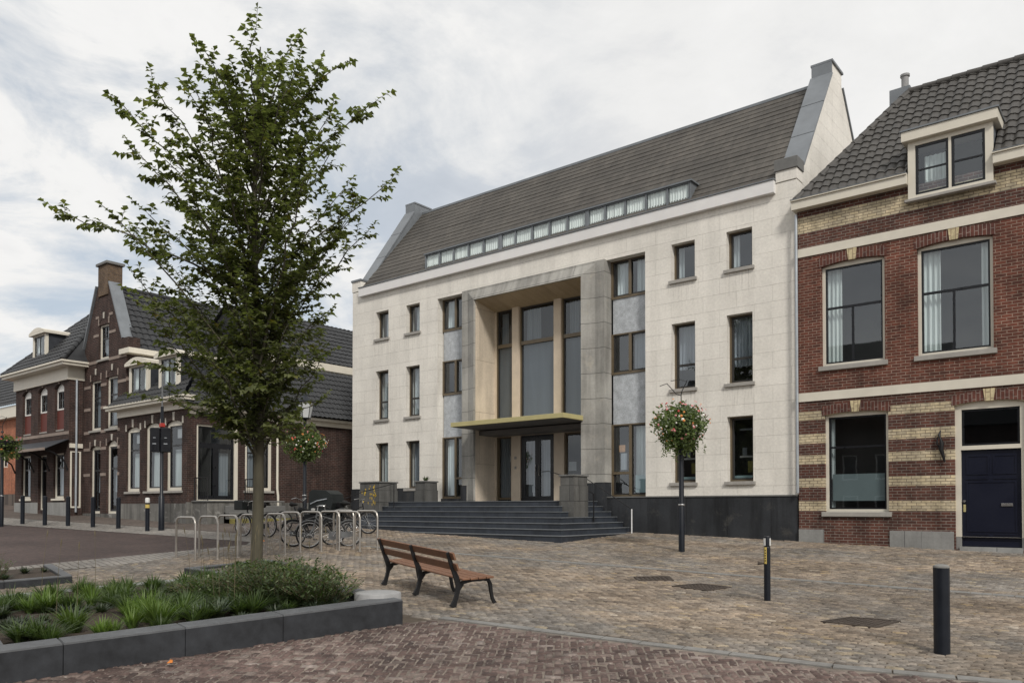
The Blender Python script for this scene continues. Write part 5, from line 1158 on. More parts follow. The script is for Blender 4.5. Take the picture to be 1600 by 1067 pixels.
# sign pole with black boxes
t = thing('signal_post', 'dark post with two black signal boxes and a red top before the corner house', 'signal post', (-26.69, 13.80, zg(-26.69, 13.8)))
MB().lathe((0, 0, 0), [(.10, -.05), (.095, 1.15), (.055, 1.2), (.05, 4.25)], 16).build('pole', 'pole', t, local=True, smooth=True)
MB().lathe((0, 0, 4.25), [(.03, 0), (.03, 1.15)], 8).build('extension', 'bikegrey', t, local=True)
for s_ in (-.26, .10):
    b_ = MB(F((0, 0, 0), (.63, .777, 0), (-.777, .63, 0))); b_.bbox(s_ - .10, s_ + .20, -.12, .14, 2.68, 3.52, .02); bo = b_.build('signal_box', 'black', t, local=True)
    b_ = MB(F((0, 0, 0), (.63, .777, 0), (-.777, .63, 0))); b_.box(s_ - .02, s_ + .10, -.126, -.121, 2.95, 2.98); b_.box(s_ + .0, s_ + .08, -.126, -.121, 3.16, 3.18); b_.build('louvre', 'zinc', bo, local=True)
MB().bbox(-.07, .07, -.07, .07, 3.54, 3.68, .02).build('red_box', 'red', t, local=True)

# bench
bx = Vector((-8.38, 8.97)); U = Vector((-.943, .333)); V_ = Vector((.333, .943))
bn = thing('park_bench', 'slatted brown wooden bench on black cast iron frames standing on the square', 'bench', (bx.x, bx.y, zg(bx.x, bx.y)))
def BP(u, v, z):
    x = bx.x + U.x * u + V_.x * v; y = bx.y + U.y * u + V_.y * v
    return Vector((x, y, .02 - .028 * x + .048 * y + z))
class FBn:
    def __init__(s, u): s.u = u
    def P(s, a, d, z): return BP(s.u + d, a, z)
def ribbon(mb, pts, ws, d0, d1):
    pts = [Vector(p) for p in pts]; L = []; R_ = []
    for i, p in enumerate(pts):
        t_ = (pts[min(i + 1, len(pts) - 1)] - pts[max(i - 1, 0)]).normalized(); n = Vector((-t_.y, t_.x)) * ws[i] / 2
        L.append(p + n); R_.append(p - n)
    for i in range(len(pts) - 1):
        mb.add([mb.fr.P(q.x, d, q.y) for d in (d0, d1) for q in (L[i], L[i + 1], R_[i + 1], R_[i])], [(0, 1, 2, 3), (7, 6, 5, 4), (0, 4, 5, 1), (2, 6, 7, 3)] + ([(3, 7, 4, 0)] if i == 0 else []) + ([(1, 5, 6, 2)] if i == len(pts) - 2 else []))
for u in (0, 1.36, 2.72):
    mb = MB(FBn(u))
    ribbon(mb, [(-.045, 0), (-.03, .03), (.0, .10), (.035, .22), (.05, .33), (.03, .42), (-.03, .56), (-.085, .70), (-.125, .83), (-.13, .845)], [.12, .09, .065, .06, .075, .085, .062, .055, .05, .03], -.022, .022)
    ribbon(mb, [(.05, .30), (.12, .365), (.28, .385), (.48, .385), (.58, .37), (.615, .30), (.63, .18), (.655, .07), (.69, .01), (.72, .0)], [.06, .05, .04, .04, .05, .055, .045, .045, .05, .03], -.0215, .0215)
    ribbon(mb, [(.0, .20), (.06, .27), (.13, .345)], [.02, .05, .03], -.021, .021)
    mb.build('frame', 'iron', bn, smooth=False)
for i, (v0, v1) in enumerate(((.055, .178), (.196, .319), (.337, .460), (.478, .601))):
    mb = MB(FBn(0)); mb.bbox(v0, v1, -.14, 2.86, .41 + .006 * (i == 0), .443, .006); mb.build('seat_slat', 'wood', bn)
for (z0, v0) in ((.56, -.055), (.73, -.115)):
    mb = MB(FBn(0)); vs = []
    for d in (-.14, 2.86):
        for (a, z) in ((v0 + .035, z0 - .0), (v0 + .062, z0 + .008), (v0 + .022, z0 + .118), (v0 - .005, z0 + .11)): vs.append(BP(d, a, z))
    mb.add(vs, [(0, 1, 2, 3), (7, 6, 5, 4), (0, 4, 5, 1), (1, 5, 6, 2), (2, 6, 7, 3), (3, 7, 4, 0)]); mb.build('back_slat', 'wood', bn)

# planter
pd = Vector((.219, .976)); pn_ = Vector((-.976, .219)); A0 = Vector((-8.10, 7.62))
pt = thing('raised_planter', 'long planter bed edged with dark granite kerb blocks in the left foreground', 'planter', (A0.x, A0.y, zg(A0.x, A0.y)))
def kerb(p, q, w, h, name='kerb_block', lip=True, par=None, z0=-.06, cap='granitetop'):
    p = Vector(p); q = Vector(q); t_ = (q - p).normalized(); n = Vector((-t_.y, t_.x)) * w
    mb = MB(); b = .008
    for (zz0, zz1, mi, gx_) in ((z0, h - .02, 0, .004), (h - .02, h, 1, .004)):
        pa = p + t_ * gx_; qa = q - t_ * gx_; ins = b if mi else 0
        base = [pa, qa, qa + n, pa + n]; c0 = (pa + qa + n) / 2 if False else sum((Vector(v) for v in base), Vector((0, 0))) / 4
        topv = [v + (c0 - v).normalized() * ins for v in base]
        mb.cm = mi
        mb.add([(v.x, v.y, G(v.x, v.y) + zz0) for v in base] + [(v.x, v.y, G(v.x, v.y) + zz1) for v in topv], [(4, 5, 6, 7), (0, 1, 5, 4), (1, 2, 6, 5), (2, 3, 7, 6), (3, 0, 4, 7)])
    return mb.build(name, ['granite', cap], par or pt)
S_ = [0, 1.71, 2.88, 4.12, 5.3, 6.5, 7.7]
for i in range(len(S_) - 1):
    kerb(A0 - pd * S_[i + 1], A0 - pd * S_[i], .34, .33)
kerb(A0 - pd * 4.62 + pn_ * .345, A0 - pd * 4.62 + pn_ * 2.4, -.30, .33) if False else kerb(A0 - pd * 4.92 + pn_ * .345, A0 - pd * 4.92 + pn_ * 2.4, -.30, .33)
hw_ = 5.6
for i in range(4):
    p = A0 + pn_ * (.342 + i * (hw_ - .342) / 4); q = A0 + pn_ * (.342 + (i + 1) * (hw_ - .342) / 4); kerb(p - pd * .0, q - pd * .0, .30, .33 if i == 0 else .18)
E0 = A0 + pn_ * hw_
for i in range(5): kerb(E0 - pd * (.31 + i * 1.6), E0 - pd * (.31 + (i + 1) * 1.6 - .01), -.22 if False else .22, .12) if False else kerb(E0 - pd * (.31 + (i + 1) * 1.6), E0 - pd * (.31 + i * 1.6 + .01), .20, .12, cap='concrete')
sp = [A0 + pn_ * .2 - pd * .1, A0 - pd * 7.7 + pn_ * .2, E0 - pd * 7.7, E0 - pd * .1]
mb = MB(); n = 24; vs = []
for i in range(n + 1):
    for j in range(n + 1):
        p = (sp[0].lerp(sp[1], i / n)).lerp(sp[3].lerp(sp[2], i / n), j / n); hh_ = .22 - .13 * (j / n) + .03 * sin(i * 1.7) * sin(j * 2.1); vs.append((p.x, p.y, G(p.x, p.y) + hh_))
mb.add(vs, [(i * (n + 1) + j, i * (n + 1) + j + 1, (i + 1) * (n + 1) + j + 1, (i + 1) * (n + 1) + j) for i in range(n) for j in range(n)]); mb.build('soil', 'soil', pt, recalc=False, smooth=True)
# low round concrete seat at the planter corner
sc_ = Vector((-8.66, 7.66))
t = thing('concrete_seat', 'pale round concrete block at the near end of the dark planter', 'seat', (sc_.x, sc_.y, zg(sc_.x, sc_.y)))
MB().lathe((0, 0, 0), [(.33, -.1), (.33, .355), (.32, .37), (.30, .375)], 40).build('block', 'concrete', t, local=True, smooth=True)
# second planter at left
P2 = Vector((-16.0, 6.55)); t2 = thing('low_planter', 'low granite edged planter at the left edge with small grey green plants', 'planter', (P2.x, P2.y, zg(P2.x, P2.y)))
for i in range(4): kerb(P2 - pd * 1.1 * (i + 1), P2 - pd * 1.1 * i, .16, .14, par=t2)
for i in range(2): kerb(P2 + pn_ * (.162 + i * 1.1), P2 + pn_ * (.16 + (i + 1) * 1.1), .16, .14, par=t2)
mb = MB(); q = [P2 + pn_ * .15 - pd * .02, P2 - pd * 4.4 + pn_ * .15, P2 - pd * 4.4 + pn_ * 2.3, P2 + pn_ * 2.3 - pd * .02]; mb.add([(v.x, v.y, G(v.x, v.y) + .09) for v in q], [(0, 1, 2, 3)]); mb.build('soil', 'soil', t2, recalc=False)
# tree pit
tpit = thing('tree_pit', 'square stone edged gravel pit around the tree trunk', 'tree pit', (-14.5, 9.4, zg(-14.5, 9.4)))
for i in range(4):
    p = Vector(PIT[i]); q = Vector(PIT[(i + 1) % 4]); t_ = (q - p).normalized()
    kerb(p + t_ * (.0 if i % 2 == 0 else .152), q - t_ * (0 if i % 2 == 0 else .152), .15, .12, 'edge_stone', par=tpit)
mb = MB(); cpt = sum((Vector(p) for p in PIT), Vector((0, 0))) / 4; q = [cpt + (Vector(p) - cpt) * .93 for p in PIT]; mb.add([(v.x, v.y, G(v.x, v.y) + .06) for v in q], [(0, 1, 2, 3)]); mb.build('gravel', 'gravel', tpit, recalc=False)
# iron covers
for i, (pts, l) in enumerate(((((-7.83, 13.35), (-7.30, 13.80), (-7.00, 13.40), (-7.50, 12.98)), 'dark iron cover in the paving farthest from the bench'), (((-6.72, 12.75), (-6.42, 13.30), (-5.80, 13.22), (-5.98, 12.62)), 'dark iron cover in the middle of the paving'), (((-3.60, 11.10), (-3.38, 11.65), (-2.75, 11.78), (-2.88, 11.12)), 'dark iron cover between the two posts'))):
    mb = MB(); c0 = sum((Vector(p) for p in pts), Vector((0, 0))) / 4
    pin = [c0 + (Vector(p) - c0) * .88 for p in pts]; pm_ = [c0 + (Vector(p) - c0) * .84 for p in pts]
    mb.add([(x, y, G(x, y) + .013) for x, y in pts] + [(v.x, v.y, G(v.x, v.y) + .013) for v in pin] + [(x, y, G(x, y) - .03) for x, y in pts], [(0, 1, 5, 4), (1, 2, 6, 5), (2, 3, 7, 6), (3, 0, 4, 7), (0, 8, 9, 1), (1, 9, 10, 2), (2, 10, 11, 3), (3, 11, 8, 0)])
    mb.add([(v.x, v.y, G(v.x, v.y) + .009) for v in pin], [(0, 1, 2, 3)])
    for a in range(7):
        for b in range(7):
            p = pm_[0].lerp(pm_[1], (a + .5) / 7).lerp(pm_[3].lerp(pm_[2], (a + .5) / 7), (b + .5) / 7); s_ = .018
            mb.add([(p.x + dx, p.y + dy, G(p.x, p.y) + z) for z in (.009, .014) for dx, dy in ((-s_, -s_), (s_, -s_), (s_, s_), (-s_, s_))], [(4, 5, 6, 7), (0, 1, 5, 4), (1, 2, 6, 5), (2, 3, 7, 6), (3, 0, 4, 7)])
    tag(rehome(mb.build('manhole_cover', 'rust', recalc=False), (c0.x, c0.y, G(c0.x, c0.y))), l, 'manhole cover')
def leaf_litter(x, y, s_, l):
    mb = MB(); z = G(x, y) + .03; mb.add([(x - s_, y, z), (x, y - s_ * .6, z + .01), (x + s_, y, z + .02), (x, y + s_ * .6, z + .035), (x + s_ * .3, y, z + .05)], [(0, 1, 4), (1, 2, 4), (2, 3, 4), (3, 0, 4)]); tag(rehome(mb.build('fallen_leaf', 'leafdead', recalc=False), (x, y, z)), l, 'leaf')
leaf_litter(-8.42, 4.16 + .3, .06, 'orange fallen leaf lying against the planter kerb'); leaf_litter(-19.8, 13.2, .12, 'orange leaf on the paving left of the tree trunk')

# ---------------- plants
def blades(n, L, w, spread, seed, up=.8, curl=1.0, dropz=0):
    rg = random.Random(seed); mb = MB()
    for i in range(n):
        az = rg.random() * 2 * pi; l = L * rg.uniform(.55, 1.1); out = spread * rg.uniform(.15, 1.0); b0_ = Vector((cos(az), sin(az), 0)) * rg.uniform(0, .06)
        side = Vector((-sin(az), cos(az), 0)); pts = []
        for k_ in range(5):
            t_ = k_ / 4; pts.append(b0_ + Vector((cos(az), sin(az), 0)) * out * l * (t_ ** 1.3) + Vector((0, 0, l * up * (t_ - .45 * curl * out * t_ * t_))))
        vs = []
        for k_, p in enumerate(pts): ww = w * (1 - (k_ / 4) ** 2 * .95) * (.6 + .4 * min(1, k_)); vs += [p - side * ww / 2, p + side * ww / 2]
        mb.add(vs, [(2 * q, 2 * q + 1, 2 * q + 3, 2 * q + 2) for q in range(4)])
    return mb
def bushy(n, H, R, seed, ls=.05):
    rg = random.Random(seed); mb = MB(); st = MB()
    for i in range(n):
        az = rg.random() * 2 * pi; r = R * sqrt(rg.random()); h = H * rg.uniform(.55, 1.05) * (1 - .35 * (r / R) ** 2); p0 = Vector((cos(az) * r * .4, sin(az) * r * .4, 0)); p1 = Vector((cos(az) * r, sin(az) * r, h))
        st.tube([p0, p0.lerp(p1, .5) + Vector((0, 0, .04)), p1], [.005, .004, .002], 3, cap=False)
        m_ = int(h / .028)
        for q in range(m_):
            t_ = (q + 1) / m_; p = p0.lerp(p1, t_); a = rg.random() * 6.28; d = Vector((cos(a), sin(a), rg.uniform(.1, .8))).normalized(); s_ = d.cross(Vector((0, 0, 1))).normalized(); l = ls * rg.uniform(.7, 1.4)
            mb.add([p, p + d * l * .5 + s_ * l * .2, p + d * l, p + d * l * .5 - s_ * l * .2], [(0, 1, 2, 3)])
    return mb, st
protos = {}
kinds = {'bright': ('grass_clump', 'bright green strap leaved tuft growing in the planter', 'gr1', lambda s: blades(75, .42, .022, .75, s)),
         'mid': ('grass_clump', 'mid green arching grass tuft growing in the planter', 'gr2', lambda s: blades(110, .42, .021, 1.05, s)),
         'grey': ('low_perennial', 'grey green low leafy plant growing in the planter', 'gr3', lambda s: blades(80, .27, .034, 1.1, s, up=.75))}
for _q in (0,): pass
for kk in kinds:
    nm, lab, mt, fn = kinds[kk]
    protos[kk] = []
    for v in range(3): protos[kk].append(fn(v * 7 + len(kk)).build(nm, mt, None, recalc=False))
usedp = {}
def place_plant(kk, x, y, z, s, v):
    o = protos[kk][v]
    if (kk, v) in usedp: o = o.copy(); C.objects.link(o)
    usedp[(kk, v)] = 1
    o.location = (x, y, z); o.rotation_euler = (0, 0, random.random() * 6.28); o.scale = (s, s, s * random.uniform(.85, 1.15))
    tag(o, kinds[kk][1], 'plant', {'bright': 'bright green tufts in the planter', 'mid': 'arching grass tufts in the planter', 'grey': 'grey green plants in the planter'}[kk])
def pz(along, across):   # planter coordinates: along = metres back from the end, across = metres in from the front
    p = A0 - pd * along + pn_ * across
    return p, G(p.x, p.y) + .22 - .13 * (across / hw_)
rgp = random.Random(21)
for i in range(310):
    al = rgp.uniform(.45, 7.0); ac = .58 + 4.6 * rgp.random() ** 1.25
    p, z = pz(al, ac)
    nz_ = sin(al * 2.1 + 1) + cos(ac * 2.3 + al); kk = 'bright' if nz_ > .9 else ('grey' if nz_ < .1 else 'mid')
    if al < 2.6 and rgp.random() < .5: kk = 'mid'
    s = rgp.uniform(.9, 1.4)
    if ac < .85: s *= .72
    if ac > 2.0: s *= .76
    if 4.45 < al < 5.1: continue
    place_plant(kk, p.x, p.y, z, s, rgp.randrange(3))
bl_, bs_ = [], []
for i in range(7):
    al, ac = [(.75, 1.0), (.65, 1.75), (1.25, 1.5), (1.2, 2.3), (.7, 2.6), (1.7, 2.9), (.9, 3.3)][i]
    p, z = pz(al, ac)
    m_, s_ = bushy(165, [.55, .62, .66, .60, .60, .38, .50][i], .62, 40 + i, .075)
    t = thing('bush', 'loose dark green bush ' + ['at the front corner of the planter end', 'behind the corner bush at the planter end', 'tallest, rising in the middle of the planter end', 'left of the tallest bush', 'at the rear of the planter end near the bench', 'in front of the tree trunk', 'at the back corner of the planter by the tree pit'][i], 'bush', (p.x, p.y, z), 0)
    m_.build('leaves', 'bush', t, local=True, recalc=False); s_.build('stems', 'stem', t, local=True, recalc=False)
# tall seed stalks
for i in range(34):
    al, ac = (rgp.uniform(.3, 1.9), rgp.uniform(1.2, 3.6)) if i < 26 else (rgp.uniform(3.0, 6.5), rgp.uniform(2.5, 4.8))
    p, z = pz(al, ac); h = rgp.uniform(.75, 1.05); dx, dy = rgp.uniform(-.12, .12), rgp.uniform(-.12, .12)
    mb = MB(); mb.tube([(0, 0, 0), (dx * .4, dy * .4, h * .6), (dx, dy, h)], [.004, .003, .002], 4); mb.tube([(dx, dy, h - .01), (dx * 1.1, dy * 1.1, h + .05), (dx * 1.2, dy * 1.2, h + .10)], [.004, .010, .003], 5)
    o = mb.build('seed_stalk', 'stem'); o.location = (p.x, p.y, z); tag(o, 'thin dry seed stalk sticking up out of the planter', 'plant', 'dry seed stalks in the planter')
# second planter plants and pedestal plant
for i in range(16):
    q = P2 - pd * rgp.uniform(.2, 3.6) + pn_ * rgp.uniform(.35, 1.5)
    o = protos['grey'][i % 3].copy(); C.objects.link(o); s = rgp.uniform(.5, .8); o.location = (q.x, q.y, G(q.x, q.y) + .09); o.scale = (s, s, s); o.rotation_euler = (0, 0, rgp.random() * 6); tag(o, 'small grey green plant in the low planter at the left edge', 'plant', 'plants in the low planter')
m_, s_ = bushy(70, .5, .32, 77, .05); q = P2 - pd * 1.15 + pn_ * .9; t = thing('bush', 'small dark upright bush in the low planter at the left edge', 'bush', (q.x, q.y, G(q.x, q.y) + .09)); m_.build('leaves', 'bush', t, local=True, recalc=False); s_.build('stems', 'stem', t, local=True, recalc=False)
o = blades(90, .26, .02, .8, 5).build('pedestal_plant', 'gr2', recalc=False); o.location = (-20.26, 20.15, 3.14); tag(o, 'small green plant on top of the pedestal on the landing', 'plant')
for i in range(14):
    a = rgp.random() * 6.28; r = rgp.uniform(.2, .5); x, y = -14.7 + r * cos(a), 9.65 + r * sin(a); o = protos['mid'][i % 3].copy(); C.objects.link(o); s = rgp.uniform(.35, .6); o.location = (x, y, G(x, y) + .06); o.scale = (s, s, s); tag(o, 'short grass tuft at the foot of the tree', 'plant', 'grass tufts at the tree foot')

# ================================================================== TREE
TX, TY = -14.7, 9.65; TZ = G(TX, TY) + .05
tree = thing('street_tree', 'tall young broadleaf tree with a straight trunk in the gravel pit', 'tree', (TX, TY, TZ))
rg = random.Random(12)
tk = MB(); pts = []; rr = []
for i in range(16):
    t_ = i / 15; pts.append(Vector((.05 * sin(t_ * 7) + .12 * t_, .06 * sin(t_ * 5 + 1) - .05, 10.9 * t_))); rr.append(.112 * (1 - t_) ** .8 + .012)
rr[0] = .125
tk.tube(pts, rr, 12)
def trunk_at(h):
    f = h / 11.2 * 15; i = min(14, int(f)); return pts[i].lerp(pts[i + 1], f - i)
prof = [(2.3, .7), (3.0, 1.9), (3.6, 2.25), (4.5, 2.3), (5.5, 2.45), (6.5, 2.7), (7.4, 2.9), (8.3, 2.7), (9.2, 2.3), (10.0, 1.75), (10.7, 1.1), (11.1, .6), (11.5, .2)]
def Rof(h):
    for (h0, r0), (h1, r1) in zip(prof, prof[1:]):
        if h0 <= h <= h1: return r0 + (r1 - r0) * (h - h0) / (h1 - h0)
    return .5
lv = MB(); br_ = MB()
rightv = Vector((cos(radians(39)), sin(radians(39)), 0))
def leafc(p, d, s):
    d = d.normalized(); side = d.cross(Vector((rg.uniform(-.5, .5), rg.uniform(-.5, .5), 1))).normalized(); up = side.cross(d); fold = rg.uniform(.1, .35)
    a = p; tip = p + d * s - Vector((0, 0, s * .25)); m1 = p + d * s * .45 + side * s * .40 + up * s * fold * .5; m2 = p + d * s * .45 - side * s * .40 + up * s * fold * .5; mc = p + d * s * .5
    lv.add([a, m1, tip, m2, mc], [(0, 1, 4), (1, 2, 4), (4, 2, 3), (0, 4, 3)])
def twig(p, d, L, dep=0):
    n = max(4, int(L / .052)); q = p.copy(); d = d.normalized(); P_ = [q.copy()]
    for i in range(n):
        d = (d + Vector((rg.gauss(0, .10), rg.gauss(0, .10), rg.gauss(0, .07) - .012))).normalized(); q = q + d * L / n; P_.append(q.copy())
        s_ = d.cross(Vector((0, 0, 1))).normalized() * (1 if i % 2 else -1)
        leafc(q, d * .6 + s_ * rg.uniform(.5, 1.1) + Vector((0, 0, rg.uniform(-.5, .15))), rg.uniform(.11, .175))
        if rg.random() < .45: leafc(q, d * .4 - s_ + Vector((0, 0, rg.uniform(-.6, .1))), rg.uniform(.07, .12))
    leafc(q, d, .15)
    st_ = max(1, len(P_) // 3); br_.tube(P_[::st_] + [P_[-1]], .005, 3, cap=False)
def branch(h0, az, R_, rise, r0, dens=1.0):
    p = trunk_at(h0); tip = trunk_at(min(11.1, h0 + rise * .6)) + Vector((cos(az) * R_, sin(az) * R_, 0)); tip.z = h0 + rise
    c1_ = p + Vector((cos(az) * R_ * .35, sin(az) * R_ * .35, rise * .45)); P_ = []; n = 10
    for i in range(n + 1):
        t_ = i / n; q = p * (1 - t_) ** 2 + c1_ * 2 * t_ * (1 - t_) + tip * t_ * t_
        q += Vector((rg.gauss(0, .03), rg.gauss(0, .03), rg.gauss(0, .03))) * (t_ * 1.5); P_.append(q)
    br_.tube(P_, [r0 * (1 - .85 * i / n) + .004 for i in range(n + 1)], 6, cap=False)
    L = sum((P_[i + 1] - P_[i]).length for i in range(n)); m_ = int(L / .118 * dens)
    for j in range(m_):
        t_ = .12 + .88 * (j + rg.random()) / m_; f = t_ * n; i = min(n - 1, int(f)); q = P_[i].lerp(P_[i + 1], f - i); d = (P_[i + 1] - P_[i]).normalized()
        a = rg.uniform(0, 2 * pi); side = Vector((cos(a), sin(a), rg.uniform(-.25, .5)))
        twig(q, d * .75 + side, rg.uniform(.28, .72) * (1.15 - .55 * t_))
    twig(P_[-1], (P_[-1] - P_[-2]), .4)
nB = 62
for i in range(nB):
    ht = 2.9 + (10.75 - 2.9) * ((i + .5) / nB) ** .92; az = i * 2.39996 + rg.uniform(-.3, .3)
    R_ = Rof(ht) * rg.uniform(.55, .94); rise = 0
    if cos(az - radians(39)) > 0 and ht < 6.6: R_ *= 1 - .38 * cos(az - radians(39))
    rise = min(ht - 1.9, R_ * rg.uniform(.9, 1.5) + .2); h0 = max(2.25, ht - rise)
    if ht < 4.2: rise = rg.uniform(.2, .8); h0 = max(2.35, ht - rise)
    branch(h0, az, R_, ht - h0, .012 + .007 * R_)
for (h0, latr, R_, rise) in ((5.9, -1, 3.9, 1.45), (6.1, 1, 2.75, 1.75), (6.9, -1, 2.75, 2.6), (7.6, 1, 2.5, 2.0), (3.0, -1, 2.2, .55), (2.7, 1, 1.1, .3), (8.0, -1, 1.1, 2.75), (8.4, 1, .6, 2.6), (9.0, 1, 1.6, 1.6), (5.4, 1, 2.0, 1.9), (4.6, -1, 2.6, 1.2), (3.6, 1, 1.35, .9)):
    az = atan2(rightv.y * latr, rightv.x * latr) + rg.uniform(-.15, .15); branch(h0, az, R_, rise, .026)
for q in range(16): twig(trunk_at(9.6 + q * .085), Vector((cos(q * 2.4), sin(q * 2.4), .9)), .4)
tk.build('trunk', 'bark', tree, local=True, smooth=True); br_.build('limbs', 'bark', tree, local=True, recalc=False, smooth=False); lv.build('crown', 'leaf', tree, local=True, recalc=False)
print('leaves', len(lv.f) // 4)

# ================================================================== BICYCLES
def bicycle(x, y, rotz, label, paint='bikeblack', crate=None, seat=False, lamp=False, tilt=0):
    t = thing('bicycle', label, 'bicycle', (x, y, zg(x, y)), rotz)
    R_ = .34; wb = 1.08
    def B(mb, n, m, p=t, sm=True): return mb.build(n, m, p, local=True, smooth=sm)
    for cx in (-wb / 2, wb / 2):
        circ = [(cx + R_ * cos(2 * pi * i / 32), 0, R_ + R_ * sin(2 * pi * i / 32)) for i in range(32)]
        wh = B(MB().tube(circ, .021, 8, closed=True), 'wheel', 'rubber')
        B(MB().tube([(cx + (R_ - .03) * cos(2 * pi * i / 32), 0, R_ + (R_ - .03) * sin(2 * pi * i / 32)) for i in range(32)], .011, 6, closed=True), 'rim', 'chrome', wh)
        sp_ = MB()
        for i in range(18): a = 2 * pi * i / 18; sp_.tube([(cx, 0, R_), (cx + (R_ - .03) * cos(a), 0, R_ + (R_ - .03) * sin(a))], .0028, 3)
        sp_.tube([(cx, -.04, R_), (cx, .04, R_)], .022, 8); B(sp_, 'spokes', 'chrome', wh, False)
        mg = MB(); arc = [(cx + (R_ + .035) * cos(a), 0, R_ + (R_ + .035) * sin(a)) for a in [radians(20 + 10 * i) for i in range(15)]]
        mg.tube(arc, .016, 6); B(mg, 'mudguard', paint)
    rx, fx = -wb / 2, wb / 2; bb = (-.08, 0, .30); st_ = (-.26, 0, .80); hd = (.36, 0, .78); hd2 = (.33, 0, .95)
    fm = MB(); fm.tube([bb, st_], .017, 8); fm.tube([bb, hd], .019, 8); fm.tube([(-.2, 0, .62), hd2], .016, 8) if seat else fm.tube([(-.22, 0, .70), (.34, 0, .86)], .016, 8)
    fm.tube([hd, hd2], .02, 8)
    for s_ in (-.045, .045): fm.tube([bb, (rx, s_, R_)], .010, 6); fm.tube([(-.25, 0, .72), (rx, s_, R_)], .009, 6); fm.tube([(.375, s_ * .6, .74), (.44, s_, .5), (fx, s_, R_)], .012, 6)
    B(fm, 'frame', paint)
    hb_ = MB(); hb_.tube([hd2, (.31, 0, 1.06)], .013, 8); hb_.tube([(.12, -.28, 1.04), (.22, -.29, 1.08), (.30, -.16, 1.10), (.32, 0, 1.06), (.30, .16, 1.10), (.22, .29, 1.08), (.12, .28, 1.04)], .012, 8); h2 = B(hb_, 'handlebar', 'chrome')
    for s_ in (-.28, .28): B(MB().tube([(.20, s_ * 1.03, 1.075), (.08, s_, 1.03)], .018, 8), 'grip', 'rubber', h2)
    sd_ = MB(); sd_.tube([st_, (-.29, 0, .93)], .013, 8); B(sd_, 'seat_post', 'chrome')
    sa = MB(); sa.tube([(-.42, 0, .955), (-.38, 0, .97), (-.28, 0, .965), (-.15, 0, .96), (-.10, 0, .955)], [.03, .085, .075, .03, .018], 10); B(sa, 'saddle', 'rubber')
    cr = MB(); cr.tube([(bb[0], -.08, bb[2]), (bb[0], .08, bb[2])], .02, 8); cr.tube([(bb[0], -.08, bb[2]), (.02, -.085, .17)], .010, 6); cr.tube([(bb[0], .08, bb[2]), (-.18, .085, .43)], .010, 6)
    cr.lathe((0, 0, 0), [(0.001, 0), (.001, .001)], 3) if False else None
    B(cr, 'crank', 'chrome'); pdm = MB(); pdm.bbox(-.03, .07, -.17, -.09, .155, .18, .004); pdm.bbox(-.23, -.13, .09, .17, .42, .445, .004); B(pdm, 'pedals', 'rubber', t, False)
    cg = MB(); cg.add([(a + (.0), .05, z) for a, z in ((-.62, .28), (-.62, .40), (-.05, .42), (.04, .36), (.04, .24), (-.05, .19))] + [(a, .062, z) for a, z in ((-.62, .28), (-.62, .40), (-.05, .42), (.04, .36), (.04, .24), (-.05, .19))], [(5, 4, 3, 2, 1, 0), (6, 7, 8, 9, 10, 11)] + [(i, (i + 1) % 6, (i + 1) % 6 + 6, i + 6) for i in range(6)]); B(cg, 'chain_guard', paint, t, False)
    rk = MB(); rk.tube([(-.28, -.06, .74), (-.85, -.06, .76), (-.85, .06, .76), (-.28, .06, .74)], .007, 5); rk.tube([(-.80, -.06, .76), (rx, -.06, R_)], .006, 5); rk.tube([(-.80, .06, .76), (rx, .06, R_)], .006, 5); B(rk, 'rear_rack', 'bikeblack', t)
    if lamp: B(MB().lathe((0, 0, 0), [(.02, -.03), (.055, .0), (.055, .05), (.01, .055)], 12), 'headlamp', 'refl').location = (.44, 0, .98)
    if crate == 'front':
        c_ = MB(); c_.bbox(.36, .72, -.2, .2, .82, 1.12, .02); B(c_, 'crate', 'canvas', t, False)
    if crate == 'rear':
        c_ = MB(); c_.bbox(-.85, -.48, -.22, -.08, .40, .78, .03); c_.bbox(-.85, -.48, .08, .22, .40, .78, .03); B(c_, 'pannier', 'canvas', t, False)
        c_ = MB(); c_.bbox(-.72, -.42, -.15, .15, .80, 1.0, .03); c_.bbox(-.76, -.70, -.15, .15, .80, 1.22, .02); B(c_, 'child_seat', 'iron', t, False)
    return t
bicycle(-21.75, 14.25, radians(10) + pi, 'black bicycle with a dark front crate, half hidden behind the tree trunk', crate='front')
bicycle(-17.95, 13.55, radians(68), 'dark bicycle seen end on, left of the one with the white lamp', paint='bikeblack')
bicycle(-17.25, 13.55, radians(-112), 'grey bicycle with a white front lamp pointing at the viewer', paint='bikegrey', lamp=True)
bicycle(-20.1, 16.75, radians(18), 'bicycle with child seat and black panniers before the left end of the steps', crate='rear')
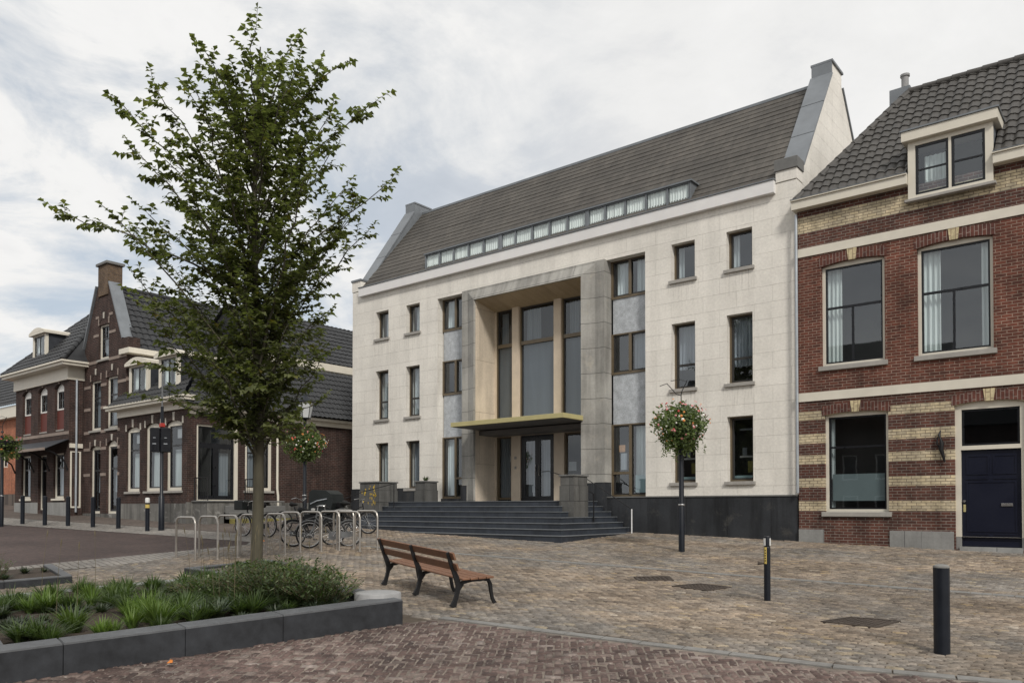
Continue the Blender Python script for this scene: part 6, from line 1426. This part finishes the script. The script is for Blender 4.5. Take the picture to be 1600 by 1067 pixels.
# cargo bike with hood
cbk = thing('cargo_bike', 'cargo bicycle with a large black fabric hood before the brick side wall', 'cargo bike', (-21.6, 16.2, zg(-21.6, 16.2)), radians(20))
def LB(mb, n, m, p=cbk, sm=False): return mb.build(n, m, p, local=True, smooth=sm)
hd_ = MB(); oc = [(.16, .62), (.95, .62), (1.06, .95), (.98, 1.24), (.80, 1.36), (.30, 1.38), (.18, 1.28)]
hd_.fr = F((0, 0, 0), (1, 0, 0), (0, 1, 0)); hd_.plate(oc, [], -.38, .38); LB(hd_, 'hood', 'canvas')
bx_ = MB(); bx_.bbox(-.1, .95, -.32, .32, .25, .618, .03); LB(bx_, 'cargo_box', 'bikeblack')
for cx, R_ in ((1.35, .26), (-1.05, .34)):
    wh = LB(MB().tube([(cx + R_ * cos(2 * pi * i / 28), 0, R_ + R_ * sin(2 * pi * i / 28)) for i in range(28)], .024, 8, closed=True), 'wheel', 'rubber', sm=True); sp_ = MB()
    for i in range(14): a = 2 * pi * i / 14; sp_.tube([(cx, 0, R_), (cx + R_ * cos(a), 0, R_ + R_ * sin(a))], .003, 3)
    LB(sp_, 'spokes', 'chrome', wh)
fm = MB(); fm.tube([(1.35, 0, .26), (1.15, 0, .5), (.9, 0, .22), (-.2, 0, .22), (-.45, 0, .3), (-1.05, 0, .34)], .022, 8); fm.tube([(-.45, 0, .3), (-.62, 0, .82)], .02, 8); fm.tube([(-.2, 0, .25), (-.3, 0, 1.0)], .02, 8); LB(fm, 'frame', 'bikeblack', sm=True)
LB(MB().tube([(-.52, -.3, 1.08), (-.36, -.28, 1.12), (-.3, 0, 1.02), (-.36, .28, 1.12), (-.52, .3, 1.08)], .014, 8), 'handlebar', 'chrome', sm=True)
LB(MB().tube([(-.80, 0, .90), (-.74, 0, .92), (-.62, 0, .91), (-.5, 0, .90)], [.03, .085, .06, .02], 10), 'saddle', 'rubber', sm=True)
LB(MB().tube([(.25, -.395, .92), (.5, -.395, 1.02), (.85, -.395, 1.08)], .022, 8), 'hood_bar', 'zinc', sm=True)
